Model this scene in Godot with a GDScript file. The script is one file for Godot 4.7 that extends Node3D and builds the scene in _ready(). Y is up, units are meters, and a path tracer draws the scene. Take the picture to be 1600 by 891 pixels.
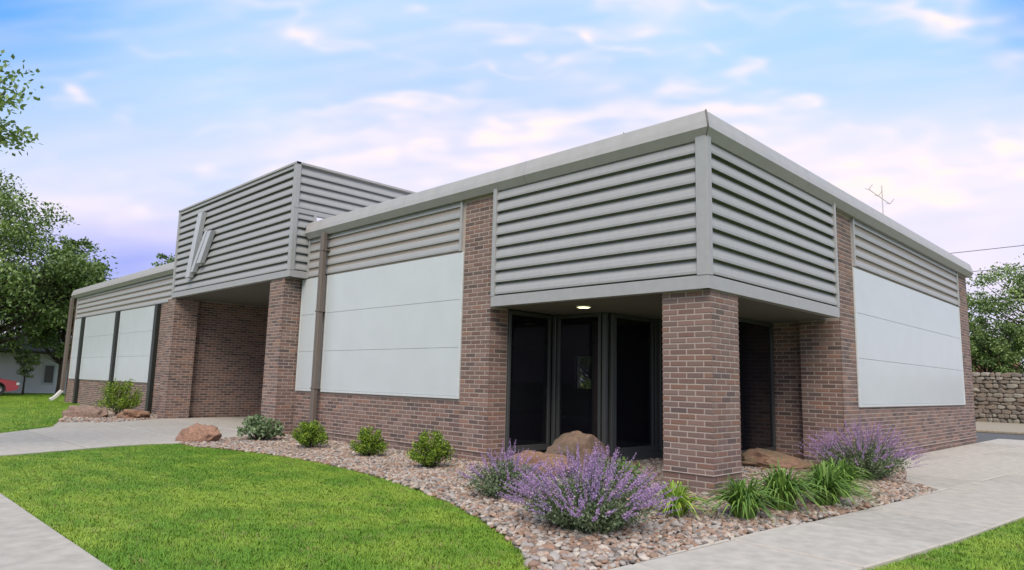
extends Node3D
# Single-storey brick office building with louvred metal fascia, planted corner bed, lawn and walks.
# x runs along the long front (to the right), z towards the viewer's side of that front, y up, metres.

const CAM := Vector3(4.1474, 1.2315, 7.4835)
const YAW := 0.7828
const PITCH := 0.1407
const ROLL := 0.0247
const FOCAL := 1074.45          # in pixels of the 1600 x 891 photograph

var M := {}
var used := {}
var cache := {}
var rng := RandomNumberGenerator.new()
var right_v := Vector3.RIGHT
var up_v := Vector3.UP
var fwd_v := Vector3.FORWARD
var noise := FastNoiseLite.new()

# ---------------------------------------------------------------- mesh builder
class MB:
	var v := PackedVector3Array()
	var n := PackedVector3Array()
	var c := PackedColorArray()
	var ix := PackedInt32Array()
	func tri(a: Vector3, b: Vector3, d: Vector3, nn: Vector3, col := Color.WHITE) -> void:
		var k := v.size()
		v.append(a); v.append(b); v.append(d)
		n.append(nn); n.append(nn); n.append(nn)
		c.append(col); c.append(col); c.append(col)
		if (b - a).cross(d - a).dot(nn) > 0.0:
			ix.append(k); ix.append(k + 2); ix.append(k + 1)
		else:
			ix.append(k); ix.append(k + 1); ix.append(k + 2)
	func quad(a: Vector3, b: Vector3, d: Vector3, e: Vector3, nn: Vector3, col := Color.WHITE) -> void:
		var k := v.size()
		v.append(a); v.append(b); v.append(d); v.append(e)
		for i in 4:
			n.append(nn); c.append(col)
		if (b - a).cross(d - a).dot(nn) > 0.0:
			ix.append_array(PackedInt32Array([k, k + 2, k + 1, k, k + 3, k + 2]))
		else:
			ix.append_array(PackedInt32Array([k, k + 1, k + 2, k, k + 2, k + 3]))
	# box whose three local axes are ax, ay, az (unit vectors), centred at o
	func obox(o: Vector3, ax: Vector3, ay: Vector3, az: Vector3, s: Vector3, b := 0.0, col := Color.WHITE) -> void:
		var h := s * 0.5
		var axs := [ax, ay, az]
		var hs := [h.x, h.y, h.z]
		for i in 3:
			var j := (i + 1) % 3
			var k := (i + 2) % 3
			for sg in [-1.0, 1.0]:
				var nn: Vector3 = axs[i] * sg
				var p: Vector3 = o + nn * hs[i]
				var u: Vector3 = axs[j] * (hs[j] - b)
				var w: Vector3 = axs[k] * (hs[k] - b)
				quad(p - u - w, p + u - w, p + u + w, p - u + w, nn, col)
		if b <= 0.0:
			return
		for i in 3:
			var j := (i + 1) % 3
			var k := (i + 2) % 3
			for sj in [-1.0, 1.0]:
				for sk in [-1.0, 1.0]:
					var nj: Vector3 = axs[j] * sj
					var nk: Vector3 = axs[k] * sk
					var p1: Vector3 = o + nj * hs[j] + nk * (hs[k] - b)
					var p2: Vector3 = o + nj * (hs[j] - b) + nk * hs[k]
					var w: Vector3 = axs[i] * (hs[i] - b)
					quad(p1 - w, p1 + w, p2 + w, p2 - w, (nj + nk).normalized(), col)
		for sx in [-1.0, 1.0]:
			for sy in [-1.0, 1.0]:
				for sz in [-1.0, 1.0]:
					var X: Vector3 = ax * sx
					var Y: Vector3 = ay * sy
					var Z: Vector3 = az * sz
					tri(o + X * h.x + Y * (h.y - b) + Z * (h.z - b), o + X * (h.x - b) + Y * h.y + Z * (h.z - b), o + X * (h.x - b) + Y * (h.y - b) + Z * h.z, (X + Y + Z).normalized(), col)
	func box(a: Vector3, d: Vector3, b := 0.0, col := Color.WHITE) -> void:
		obox((a + d) * 0.5, Vector3.RIGHT, Vector3.UP, Vector3.BACK, (d - a).abs(), b, col)
	# closed profile (points run counter-clockwise in the plane ex, ey) swept from o along dir
	func prism(pts: PackedVector2Array, o: Vector3, ex: Vector3, ey: Vector3, along: Vector3, col := Color.WHITE, caps := true) -> void:
		var m := pts.size()
		for i in m:
			var p := pts[i]
			var q := pts[(i + 1) % m]
			var e := (q - p)
			var nn := (ex * e.y - ey * e.x).normalized()
			var a := o + ex * p.x + ey * p.y
			var d := o + ex * q.x + ey * q.y
			quad(a, d, d + along, a + along, nn, col)
		if caps:
			var t := Geometry2D.triangulate_polygon(pts)
			var dn := along.normalized()
			for i in range(0, t.size(), 3):
				var a := o + ex * pts[t[i]].x + ey * pts[t[i]].y
				var b := o + ex * pts[t[i + 1]].x + ey * pts[t[i + 1]].y
				var d := o + ex * pts[t[i + 2]].x + ey * pts[t[i + 2]].y
				tri(a, b, d, -dn, col)
				tri(a + along, b + along, d + along, dn, col)
	# tapering tube through points with radii
	func tube(pts: PackedVector3Array, rad: PackedFloat32Array, seg := 6, col := Color.WHITE) -> void:
		var k0 := v.size()
		var m := pts.size()
		for i in m:
			var t: Vector3
			if i == 0: t = pts[1] - pts[0]
			elif i == m - 1: t = pts[m - 1] - pts[m - 2]
			else: t = pts[i + 1] - pts[i - 1]
			t = t.normalized()
			var ref := Vector3.RIGHT if absf(t.x) < 0.8 else Vector3.BACK
			var a := t.cross(ref).normalized()
			var b := t.cross(a)
			for s in seg:
				var an := TAU * s / seg
				var d := a * cos(an) + b * sin(an)
				v.append(pts[i] + d * rad[i]); n.append(d); c.append(col)
		for i in m - 1:
			for s in seg:
				var p := k0 + i * seg + s
				var q := k0 + i * seg + (s + 1) % seg
				var nn := n[p] + n[q]
				var gn := (v[q] - v[p]).cross(v[p + seg] - v[p])
				if gn.dot(nn) > 0.0:
					ix.append_array(PackedInt32Array([p, p + seg, q, q, p + seg, q + seg]))
				else:
					ix.append_array(PackedInt32Array([p, q, p + seg, q, q + seg, p + seg]))
		var e := k0 + (m - 1) * seg
		for s in range(1, seg - 1):
			ix.append_array(PackedInt32Array([e, e + s, e + s + 1]))
			ix.append_array(PackedInt32Array([k0, k0 + s + 1, k0 + s]))
	func empty() -> bool:
		return v.is_empty()
	func mesh(mat: Material = null) -> ArrayMesh:
		var ar := []
		ar.resize(Mesh.ARRAY_MAX)
		ar[Mesh.ARRAY_VERTEX] = v
		ar[Mesh.ARRAY_NORMAL] = n
		ar[Mesh.ARRAY_COLOR] = c
		ar[Mesh.ARRAY_INDEX] = ix
		var am := ArrayMesh.new()
		am.add_surface_from_arrays(Mesh.PRIMITIVE_TRIANGLES, ar)
		if mat:
			am.surface_set_material(0, mat)
		return am

# ---------------------------------------------------------------- naming helpers
func called(parent: Node, base: String) -> String:
	var key := str(parent.get_instance_id()) + base
	var k: int = used.get(key, 0)
	used[key] = k + 1
	return base if k == 0 else "%s_%03d" % [base, k]

func put(mb: MB, name_: String, mat: Material, parent: Node = self, at := Vector3.ZERO) -> MeshInstance3D:
	var o := MeshInstance3D.new()
	o.mesh = mb.mesh(mat)
	o.name = called(parent, name_)
	parent.add_child(o)
	o.position = at
	return o

func put_mesh(m: Mesh, name_: String, parent: Node, tf: Transform3D) -> MeshInstance3D:
	var o := MeshInstance3D.new()
	o.mesh = m
	o.name = called(parent, name_)
	parent.add_child(o)
	o.transform = tf
	return o

func tag(o: Node, label: String, category: String, group := "") -> Node:
	o.set_meta("label", label)
	o.set_meta("category", category)
	if group != "":
		o.set_meta("group", group)
	return o

func thing(name_: String, label: String, category: String, at := Vector3.ZERO, turn := 0.0, group := "") -> Node3D:
	var o := Node3D.new()
	o.name = called(self, name_)
	add_child(o)
	o.position = at
	o.rotation.y = turn
	tag(o, label, category, group)
	return o

func structure(o: Node) -> Node:
	o.set_meta("kind", "structure")
	return o

func stuff(o: Node) -> Node:
	o.set_meta("kind", "stuff")
	return o

func lin(r: float, g: float, b: float) -> Color:     # 8-bit photo colour to linear
	return Color(r / 255.0, g / 255.0, b / 255.0).srgb_to_linear()

func ray(px: float, py: float) -> Vector3:
	return (fwd_v + right_v * ((px - 800.0) / FOCAL) - up_v * ((py - 445.5) / FOCAL)).normalized()

func far_at(px: float, py: float, d: float) -> Vector3:   # horizontal distance d
	var r := ray(px, py)
	return CAM + r * (d / Vector2(r.x, r.z).length())

# ---------------------------------------------------------------- materials
func grey_noise(seed_: int, freq: float, lo: float, hi: float, oct := 4, size := 512) -> NoiseTexture2D:
	var f := FastNoiseLite.new()
	f.seed = seed_
	f.frequency = freq
	f.fractal_octaves = oct
	var t := NoiseTexture2D.new()
	t.width = size; t.height = size
	t.seamless = true
	t.noise = f
	var g := Gradient.new()
	g.set_color(0, Color(lo, lo, lo)); g.set_color(1, Color(hi, hi, hi))
	t.color_ramp = g
	return t

func bump_noise(seed_: int, freq: float, strength: float, oct := 4, size := 512) -> NoiseTexture2D:
	var f := FastNoiseLite.new()
	f.seed = seed_
	f.frequency = freq
	f.fractal_octaves = oct
	var t := NoiseTexture2D.new()
	t.width = size; t.height = size
	t.seamless = true
	t.as_normal_map = true
	t.bump_strength = strength
	t.noise = f
	return t

func mat(key: String, col: Color, rough := 0.7, metal := 0.0) -> StandardMaterial3D:
	var m := StandardMaterial3D.new()
	m.albedo_color = col.linear_to_srgb()
	m.roughness = rough
	m.metallic = metal
	M[key] = m
	return m

func vmat(key: String, rough := 0.8) -> StandardMaterial3D:
	var m := mat(key, Color.WHITE, rough)
	m.vertex_color_use_as_albedo = true
	return m

func tri_map(m: StandardMaterial3D, tex: Texture2D, nrm: Texture2D, scale_: float, world := true, ns := 1.0) -> void:
	m.uv1_triplanar = true
	m.uv1_world_triplanar = world
	m.uv1_scale = Vector3.ONE * scale_
	if tex: m.albedo_texture = tex
	if nrm:
		m.normal_enabled = true
		m.normal_texture = nrm
		m.normal_scale = ns

func make_materials() -> void:
	var grain := grey_noise(3, 0.05, 0.72, 1.0, 5)
	var fine_b := bump_noise(4, 0.08, 3.0)
	tri_map(vmat("brick", 0.85), grain, fine_b, 4.0, true, 0.7)
	tri_map(mat("mortar", Color(0.53, 0.45, 0.405), 0.95), grain, fine_b, 5.0, true, 0.6)
	var paint := grey_noise(7, 0.012, 0.955, 1.0, 4)
	tri_map(mat("louvre", Color(0.335, 0.342, 0.352), 0.5), paint, null, 0.9)
	tri_map(mat("trim", Color(0.345, 0.353, 0.365), 0.45), paint, null, 0.9)
	tri_map(mat("fascia", Color(0.4, 0.39, 0.39), 0.42), grey_noise(9, 0.01, 0.92, 1.0, 4), bump_noise(10, 0.01, 1.0, 3), 0.5, true, 0.10)
	mat("seam", Color(0.16, 0.145, 0.135), 0.7)
	tri_map(mat("panel", Color(0.525, 0.572, 0.6), 0.3), grey_noise(12, 0.006, 0.975, 1.0, 3), bump_noise(13, 0.004, 0.5, 2), 0.3, true, 0.05)
	tri_map(mat("panel_frame", Color(0.56, 0.6, 0.62), 0.4), paint, null, 0.9)
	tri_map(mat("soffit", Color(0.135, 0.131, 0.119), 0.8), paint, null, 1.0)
	mat("mullion", Color(0.075, 0.08, 0.082), 0.4, 0.3)
	mat("post_black", Color(0.018, 0.022, 0.02), 0.4)
	mat("downspout", Color(0.135, 0.111, 0.095), 0.5)
	mat("white_metal", Color(0.596, 0.596, 0.58), 0.5)
	mat("interior", Color(0.42, 0.4, 0.37), 0.9)
	mat("interior_floor", Color(0.16, 0.15, 0.14), 0.9)
	mat("roofing", Color(0.596, 0.588, 0.572), 0.8)
	var g := mat("glass", Color(0.01, 0.011, 0.016), 0.02)
	g.transparency = BaseMaterial3D.TRANSPARENCY_ALPHA
	g.albedo_color.a = 0.5
	g.metallic_specular = 0.5
	var cg := mat("clear_glass", Color(0.6, 0.65, 0.65), 0.02)
	cg.transparency = BaseMaterial3D.TRANSPARENCY_ALPHA
	cg.albedo_color.a = 0.08
	tri_map(mat("concrete", Color(0.477, 0.445, 0.401), 0.9), grey_noise(20, 0.012, 0.89, 1.0, 6, 1024), bump_noise(21, 0.05, 1.0, 5), 0.4, true, 0.10)
	tri_map(mat("concrete_pale", Color(0.496, 0.463, 0.417), 0.9), grey_noise(40, 0.012, 0.86, 1.0, 6, 1024), bump_noise(21, 0.05, 1.0, 5), 0.4, true, 0.10)
	tri_map(mat("concrete_worn", Color(0.453, 0.423, 0.381), 0.9), grey_noise(41, 0.012, 0.86, 1.0, 6, 1024), bump_noise(21, 0.05, 1.0, 5), 0.4, true, 0.10)
	tri_map(mat("asphalt", Color(0.127, 0.127, 0.135), 0.95), grey_noise(22, 0.06, 0.75, 1.0, 5), bump_noise(23, 0.2, 2.0), 0.6, true, 0.5)
	tri_map(mat("soil", Color(0.16, 0.12, 0.09), 1.0), grey_noise(24, 0.03, 0.6, 1.0, 5), fine_b, 1.2, true, 1.0)
	tri_map(mat("turf", Color(0.16, 0.27, 0.022), 1.0), grey_noise(25, 0.03, 0.65, 1.0, 6, 1024), bump_noise(26, 0.1, 3.0), 0.35, true, 1.0)
	var peb := vmat("pebble", 0.75)
	tri_map(peb, grey_noise(27, 0.03, 0.7, 1.0, 4), fine_b, 6.0, false, 0.5)
	tri_map(vmat("boulder", 0.9), grey_noise(28, 0.012, 0.62, 1.0, 6), bump_noise(29, 0.03, 6.0, 5), 1.1, false, 1.0)
	tri_map(vmat("stone", 0.95), grey_noise(30, 0.03, 0.65, 1.0, 5), bump_noise(31, 0.05, 5.0), 1.2, true, 1.0)
	for k in [["leaf", Color(0.10, 0.16, 0.03)], ["grass", Color(0.16, 0.24, 0.03)], ["petal", Color(0.2, 0.12, 0.24)]]:
		var m := vmat(k[0], 0.6 if k[0] != "petal" else 0.8)
		m.backlight_enabled = true
		m.backlight = {"leaf": Color(0.5, 0.56, 0.32), "grass": Color(0.26, 0.30, 0.16), "petal": Color(0.4, 0.3, 0.45)}[k[0]]
		m.cull_mode = BaseMaterial3D.CULL_DISABLED
	tri_map(mat("bark", Color(0.10, 0.075, 0.055), 1.0), grey_noise(33, 0.04, 0.5, 1.0, 5), bump_noise(34, 0.05, 6.0), 1.0, true, 1.0)
	tri_map(mat("stone_core", Color(0.24, 0.205, 0.17), 1.0), null, bump_noise(35, 0.05, 5.0), 1.0)
	tri_map(mat("kerb_stone", Color(0.366, 0.31, 0.238), 0.95), grey_noise(36, 0.03, 0.8, 1.0, 5), null, 0.6)
	mat("sign", Color(0.493, 0.509, 0.533), 0.35, 0.25)
	mat("house_wall", Color(0.70, 0.70, 0.70), 0.7)
	mat("house_brick", Color(0.26, 0.12, 0.09), 0.9)
	mat("shingle", Color(0.127, 0.119, 0.115), 0.9)
	mat("house_glass", Color(0.12, 0.12, 0.11), 0.1)
	var cp := mat("car_paint", Color(0.32, 0.02, 0.035), 0.3)
	cp.clearcoat_enabled = true
	cp.clearcoat = 1.0
	mat("tyre", Color(0.02, 0.02, 0.02), 0.9)
	mat("rim", Color(0.5, 0.5, 0.5), 0.35, 0.8)
	mat("antenna", Color(0.5, 0.48, 0.45), 0.5, 0.3)
	mat("cable", Color(0.12, 0.12, 0.12), 0.7)
	var e := mat("lamp", Color(0.9, 0.9, 0.8), 0.5)
	e.emission_enabled = true
	e.emission = Color(1.0, 0.95, 0.75)
	e.emission_energy_multiplier = 1.6

# ---------------------------------------------------------------- camera, sky, sun
func make_view() -> void:
	var f := Vector3(-sin(YAW) * cos(PITCH), sin(PITCH), -cos(YAW) * cos(PITCH))
	var r := f.cross(Vector3.UP).normalized()
	var u := r.cross(f)
	right_v = r * cos(ROLL) + u * sin(ROLL)
	up_v = u * cos(ROLL) - r * sin(ROLL)
	fwd_v = f
	var cam := Camera3D.new()
	cam.name = "camera"
	cam.transform = Transform3D(Basis(right_v, up_v, -fwd_v), CAM)
	cam.fov = rad_to_deg(2.0 * atan(445.5 / FOCAL))
	cam.near = 0.05
	cam.far = 2000.0
	add_child(cam)
	cam.current = true

	var env := Environment.new()
	env.background_mode = Environment.BG_SKY
	env.tonemap_mode = Environment.TONE_MAPPER_LINEAR
	env.tonemap_exposure = 2.2
	env.sdfgi_enabled = true
	env.ssao_enabled = true
	env.ssil_enabled = true
	var sky := Sky.new()
	var pm := PanoramaSkyMaterial.new()
	pm.panorama = sky_image()
	sky.sky_material = pm
	env.sky = sky
	env.background_energy_multiplier = 0.505
	var we := WorldEnvironment.new()
	we.name = "world_environment"
	we.environment = env
	add_child(we)

	var sun := DirectionalLight3D.new()
	sun.name = "sun"
	sun.light_energy = 0.5
	sun.light_color = Color(1.0, 0.945, 0.87)
	sun.light_angular_distance = 36.0
	sun.shadow_enabled = true
	add_child(sun)
	sun.look_at_from_position(Vector3(0.46, 0.77, 0.55) * 20.0, Vector3.ZERO)

func sky_image() -> ImageTexture:
	var W := 2048
	var H := 1024
	var img := Image.create(W, H, false, Image.FORMAT_RGBF)
	var n1 := FastNoiseLite.new()
	n1.seed = 11; n1.frequency = 1.0; n1.fractal_octaves = 2; n1.fractal_gain = 0.35
	var n2 := FastNoiseLite.new()
	n2.seed = 23; n2.frequency = 0.9; n2.fractal_octaves = 2
	# wisps read off the photograph: centre pixel, half length, half width, tilt in degrees, strength
	var wisps := [
		[850, 55, 90, 22, 4, 0.85], [960, 72, 60, 9, 8, 0.6], [440, 20, 80, 26, 20, 0.45], [490, 50, 40, 14, 35, 0.4],
		[700, 30, 34, 14, -20, 0.6], [1050, 18, 130, 20, -6, 0.65], [640, 155, 95, 13, -3, 0.9], [560, 175, 120, 22, 4, 0.5],
		[135, 165, 34, 20, 25, 0.8], [95, 150, 60, 10, 5, 0.3], [335, 213, 50, 6, 0, 0.5], [300, 290, 100, 28, -8, 0.75],
		[1460, 40, 120, 42, 18, 0.75], [1440, 20, 70, 16, 28, 0.6], [1230, 140, 120, 14, 26, 0.6], [1240, 145, 60, 8, 10, 0.5],
		[520, 225, 220, 40, 2, 0.3], [740, 240, 220, 50, -6, 0.75], [900, 205, 170, 34, -8, 0.55], [1290, 230, 180, 60, 14, 0.7],
		[1420, 290, 220, 60, -14, 1.0], [1560, 255, 130, 26, -18, 0.7], [780, 100, 70, 6, -4, 0.4], [200, 300, 260, 34, 4, 0.35],
		[100, 340, 120, 26, 8, 0.3], [1000, 150, 120, 30, 14, 0.25], [250, 80, 120, 16, 14, 0.22], [620, 90, 160, 20, 24, 0.18]]
	var zen := lin(196, 216, 242)
	var mid := lin(182, 215, 251)
	var low := lin(235, 228, 249)
	var left_low := lin(168, 186, 245)
	var warm := lin(255, 240, 236)
	var white := lin(250, 236, 246)
	for y in H:
		var th := PI * (y + 0.5) / H
		var sy := cos(th)
		var sr := sin(th)
		if sy < -0.06:
			continue
		for x in W:
			var ph := (x + 0.5) / W * TAU
			var d := Vector3(sin(ph) * sr, sy, -cos(ph) * sr)
			var e := maxf(sy, 0.0)
			var col := mid.lerp(low, smoothstep(0.42, 0.14, e))
			col = col.lerp(zen, smoothstep(0.50, 0.85, e))
			# slow drift of hue around the sky, streaky high cloud
			var q := Vector3(d.x / (0.35 + e), d.z / (0.35 + e), 0.0)
			var s1 := n2.get_noise_2d(q.x * 0.9 + 4.0, q.y * 0.9)
			var s2 := n1.get_noise_2d((q.x + q.y) * 0.9, (q.y - q.x) * 0.9 + e * 9.0)
			col = col.lerp(left_low, clampf(s1 * 0.9, 0.0, 0.4) * (1.0 - e))
			col = col.lerp(lin(140, 196, 252), clampf(-s1 * 0.8, 0.0, 0.4) * (1.0 - e))
			var cl := clampf(s2 * 0.55 + 0.12 + s1 * 0.15, 0.0, 0.45)
			var dep := d.dot(fwd_v)
			if dep > 0.62:
				var px := 800.0 + FOCAL * d.dot(right_v) / dep
				var py := 445.5 - FOCAL * d.dot(up_v) / dep
				if px > -260.0 and px < 1860.0 and py > -200.0:
					var wob := n1.get_noise_2d(px * 0.010, py * 0.024)
					var wob2 := n1.get_noise_2d(px * 0.014 + 50.0, py * 0.06)
					var wx := n2.get_noise_2d(px * 0.006, py * 0.011 + 30.0) * 50.0 + wob2 * 14.0
					var wy := n2.get_noise_2d(px * 0.005 + 80.0, py * 0.012) * 34.0 + wob * 14.0
					var fil := n1.get_noise_2d((px * 0.97 - py * 0.20) * 0.0035 + 9.0, (py * 0.97 + px * 0.12) * 0.026)
					var add := 0.0
					for w in wisps:
						var dx: float = px + wx - w[0]
						var dy: float = py + wy - w[1]
						if absf(dx) > w[2] * 3.2 + 20.0 or absf(dy) > (w[2] * 0.9 + w[3] * 2.4):
							continue
						var a: float = deg_to_rad(w[4])
						var u: float = (dx * cos(a) + dy * sin(a)) / (w[2] * 1.35)
						var v: float = (dy * cos(a) - dx * sin(a)) / (w[3] * 0.8) + wob * 0.7
						add += w[5] * exp(-(u * u + v * v)) * clampf(0.8 + wob * 0.5 + wob2 * 0.3 + fil * 0.9, 0.0, 1.3)
					cl = clampf(0.06 + fil * 0.14 + s1 * 0.1, 0.0, 0.2) + add * 0.66
					# the deeper blue at the two upper corners and low at the left
					var b1 := exp(-pow((px + 40.0) / 260.0, 2.0) - pow((py + 10.0) / 150.0, 2.0))
					var b2 := exp(-pow((px - 1640.0) / 110.0, 2.0) - pow((py + 20.0) / 110.0, 2.0))
					col = col.lerp(lin(84, 164, 250), clampf(b1 + b2, 0.0, 1.0) * 0.9)
					var b3 := exp(-pow((px - 190.0) / 170.0, 2.0) - pow((py - 410.0) / 60.0, 2.0))
					col = col.lerp(lin(140, 160, 240), clampf(b3, 0.0, 1.0) * 0.85)
					var b4 := exp(-pow((px - 1330.0) / 420.0, 2.0) - pow((py - 265.0) / 90.0, 2.0))
					col = col.lerp(lin(248, 236, 249), clampf(b4, 0.0, 1.0) * 0.65)
					var b5 := exp(-pow((px - 700.0) / 420.0, 2.0) - pow((py - 245.0) / 60.0, 2.0))
					col = col.lerp(lin(240, 228, 248), clampf(b5, 0.0, 1.0) * 0.5)
			col = col.lerp(white.lerp(warm, clampf(cl * 0.9, 0.0, 1.0)), clampf(cl, 0.0, 1.0))
			img.set_pixel(x, y, col)
	return ImageTexture.create_from_image(img)

# ---------------------------------------------------------------- ground
func slab_field(parent: Node, poly: PackedVector2Array, o: Vector2, ang: float, cw: float, ch: float, top: float, name_ := "slab") -> void:
	var ux := Vector2(cos(ang), sin(ang))
	var uy := Vector2(-sin(ang), cos(ang))
	var lo := Vector2(INF, INF)
	var hi := -lo
	for p in poly:
		var q := Vector2((p - o).dot(ux) / cw, (p - o).dot(uy) / ch)
		lo = lo.min(q); hi = hi.max(q)
	for i in range(floori(lo.x), ceili(hi.x)):
		for j in range(floori(lo.y), ceili(hi.y)):
			var g := 0.011
			var c0 := o + ux * (i * cw + g) + uy * (j * ch + g)
			var c1 := o + ux * ((i + 1) * cw - g) + uy * (j * ch + g)
			var c2 := o + ux * ((i + 1) * cw - g) + uy * ((j + 1) * ch - g)
			var c3 := o + ux * (i * cw + g) + uy * ((j + 1) * ch - g)
			for piece in Geometry2D.intersect_polygons(poly, PackedVector2Array([c0, c1, c2, c3])):
				if piece.size() < 3: continue
				if Geometry2D.is_polygon_clockwise(piece): piece.reverse()
				var inner_l := Geometry2D.offset_polygon(piece, -0.014)
				if inner_l.size() != 1: continue
				var inner: PackedVector2Array = inner_l[0]
				var dz := rng.randf_range(-0.003, 0.003)
				var mb := MB.new()
				var t := Geometry2D.triangulate_polygon(inner)
				for k in range(0, t.size(), 3):
					mb.tri(v3(inner[t[k]], top + dz), v3(inner[t[k + 1]], top + dz), v3(inner[t[k + 2]], top + dz), Vector3.UP)
				# bevel and sides
				for k in piece.size():
					var a := piece[k]
					var b := piece[(k + 1) % piece.size()]
					var e := (b - a)
					if e.length() < 1e-4: continue
					var nn := Vector3(e.y, 0, -e.x).normalized()
					mb.quad(v3(a, top + dz - 0.010), v3(b, top + dz - 0.010), v3(b, top - 0.10), v3(a, top - 0.10), nn)
					var ia := nearest(inner, a)
					var ib := nearest(inner, b)
					mb.quad(v3(a, top + dz - 0.010), v3(b, top + dz - 0.010), v3(ib, top + dz), v3(ia, top + dz), (nn + Vector3.UP).normalized())
				put(mb, name_, M[["concrete", "concrete_pale", "concrete_worn"][rng.randi() % 3]], parent)

func nearest(p: PackedVector2Array, a: Vector2) -> Vector2:
	var best := p[0]
	for q in p:
		if q.distance_squared_to(a) < best.distance_squared_to(a): best = q
	return best

func v3(p: Vector2, y: float) -> Vector3:
	return Vector3(p.x, y, p.y)

func flat(poly: PackedVector2Array, y: float, name_: String, m: Material) -> MeshInstance3D:
	var mb := MB.new()
	var t := Geometry2D.triangulate_polygon(poly)
	for k in range(0, t.size(), 3):
		mb.tri(v3(poly[t[k]], y), v3(poly[t[k + 1]], y), v3(poly[t[k + 2]], y), Vector3.UP)
	return put(mb, name_, m)

var LAWN := PackedVector2Array()
var BED := PackedVector2Array()
var BED2 := PackedVector2Array()
var WALK := PackedVector2Array()
var RLAWN := PackedVector2Array()

func arr(a: Array) -> PackedVector2Array:
	var r := PackedVector2Array()
	for p in a: r.append(Vector2(p[0], p[1]))
	return r

func make_ground() -> void:
	var edge := [[-9.15, 2.62], [-8.54, 2.62], [-8.03, 2.44], [-6.97, 2.16], [-5.9, 2.03], [-5.24, 2.02], [-4.3, 2.08], [-3.3, 2.21], [-2.39, 2.4], [-1.51, 2.66], [-0.65, 3.0], [0.03, 3.35], [0.56, 3.67], [0.9, 3.97], [1.1, 4.4]]
	var e2 := edge.duplicate()
	e2.append_array([[1.15, 5.97], [-8.2, 5.97], [-8.4, 5.4], [-8.76, 4.51], [-9.12, 3.55], [-9.2, 3.1]])
	LAWN = arr(e2)
	var b := edge.duplicate()
	b.append_array([[1.14, 4.4], [1.2, 3.57], [1.25, 2.34], [1.32, 1.33], [1.44, 0.16], [1.57, -1.44], [1.66, -2.83], [1.39, -3.2], [1.1, -3.5], [0.8, -4.66], [0.48, -5.65], [0.02, -6.0], [0.02, -4.44], [-0.68, -4.44], [-0.68, -4.63], [-1.2, -4.63], [-1.2, -3.0], [-2.57, -3.0], [-2.57, -1.47], [-3.73, -1.47], [-3.73, 0.02], [-9.9, 0.02], [-9.9, 0.44], [-10.1, 0.5]])
	BED = arr(b)
	BED2 = arr([[-15.3, 2.1], [-15.75, 3.1], [-17.0, 2.75], [-18.43, 2.3], [-21.0, 1.4], [-24.0, 0.35], [-24.0, 0.02], [-16.95, 0.02], [-16.95, 0.44], [-16.4, 0.5], [-16.0, 1.0]])
	WALK = arr([[-8.2, 5.97], [-8.4, 5.4], [-8.76, 4.51], [-9.12, 3.55], [-9.2, 3.1], [-9.15, 2.62], [-9.6, 1.2], [-10.1, 0.5], [-10.4, 0.45], [-10.4, -3.4], [-16.6, -3.4], [-16.6, 0.4], [-16.4, 0.5], [-16.0, 1.0], [-15.3, 2.1], [-15.75, 3.1], [-14.15, 3.56], [-12.67, 4.73], [-11.4, 5.97]])
	var ground := MB.new()
	ground.quad(Vector3(-700, -0.045, -700), Vector3(700, -0.045, -700), Vector3(700, -0.045, 700), Vector3(-700, -0.045, 700), Vector3.UP)
	structure(put(ground, "ground", M.turf))
	structure(flat(BED, -0.03, "gravel_bed", M.soil))
	structure(flat(BED2, -0.03, "gravel_bed", M.soil))
	var s1 := structure_node("entrance_walk")
	slab_field(s1, WALK, Vector2(-16.6, 0.45), 0.0, 3.1, 1.85, 0.0)
	var s2 := structure_node("front_sidewalk")
	slab_field(s2, arr([[-40, 5.975], [1.1, 5.975], [1.1, 7.4], [-40, 7.4]]), Vector2(1.1, 5.975), 0.0, 1.5, 1.5, 0.0)
	var s3 := structure_node("side_sidewalk")
	var side := arr([[1.1, 9.0], [1.13, 4.4], [1.2, 3.57], [1.25, 2.34], [1.32, 1.33], [1.44, 0.16], [1.57, -1.44], [1.67, -2.84], [1.39, -3.21], [1.1, -3.51], [0.8, -4.67], [0.48, -5.66], [0.02, -6.0], [0.02, -16.2], [4.6, -16.2], [3.1, -4.6], [2.75, -1.48], [2.58, 0.37], [2.43, 1.61], [2.34, 2.21], [2.3, 3.5], [2.3, 9.0]])
	slab_field(s3, side, Vector2(1.22, 3.3), 0.078, 1.45, 1.3, 0.0)
	structure(flat(arr([[-5.0, -20.0], [40, -20.0], [40, -16.2], [0.02, -16.2], [0.02, -13.75], [-5.0, -13.75]]), -0.035, "driveway", M.asphalt))
	var kerb := MB.new()
	kerb.box(Vector3(-5.0, -0.04, -28.35), Vector3(30.0, 0.05, -20.0), 0.02)
	structure(put(kerb, "kerb", M.kerb_stone))

func structure_node(n: String) -> Node3D:
	var o := Node3D.new()
	o.name = called(self, n)
	add_child(o)
	structure(o)
	return o

# ---------------------------------------------------------------- building helpers
const COURSE := 0.0706
const BLEN := 0.232
var brick_cols: Array = []

func brick_tone() -> Color:
	if brick_cols.is_empty():
		brick_cols = [Color(0.238, 0.146, 0.122), Color(0.206, 0.131, 0.113), Color(0.264, 0.172, 0.145), Color(0.172, 0.116, 0.104), Color(0.224, 0.156, 0.136), Color(0.284, 0.166, 0.128), Color(0.146, 0.106, 0.099), Color(0.252, 0.172, 0.15)]
	var c: Color = brick_cols[rng.randi() % brick_cols.size()]
	return c * rng.randf_range(0.92, 1.36)

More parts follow.
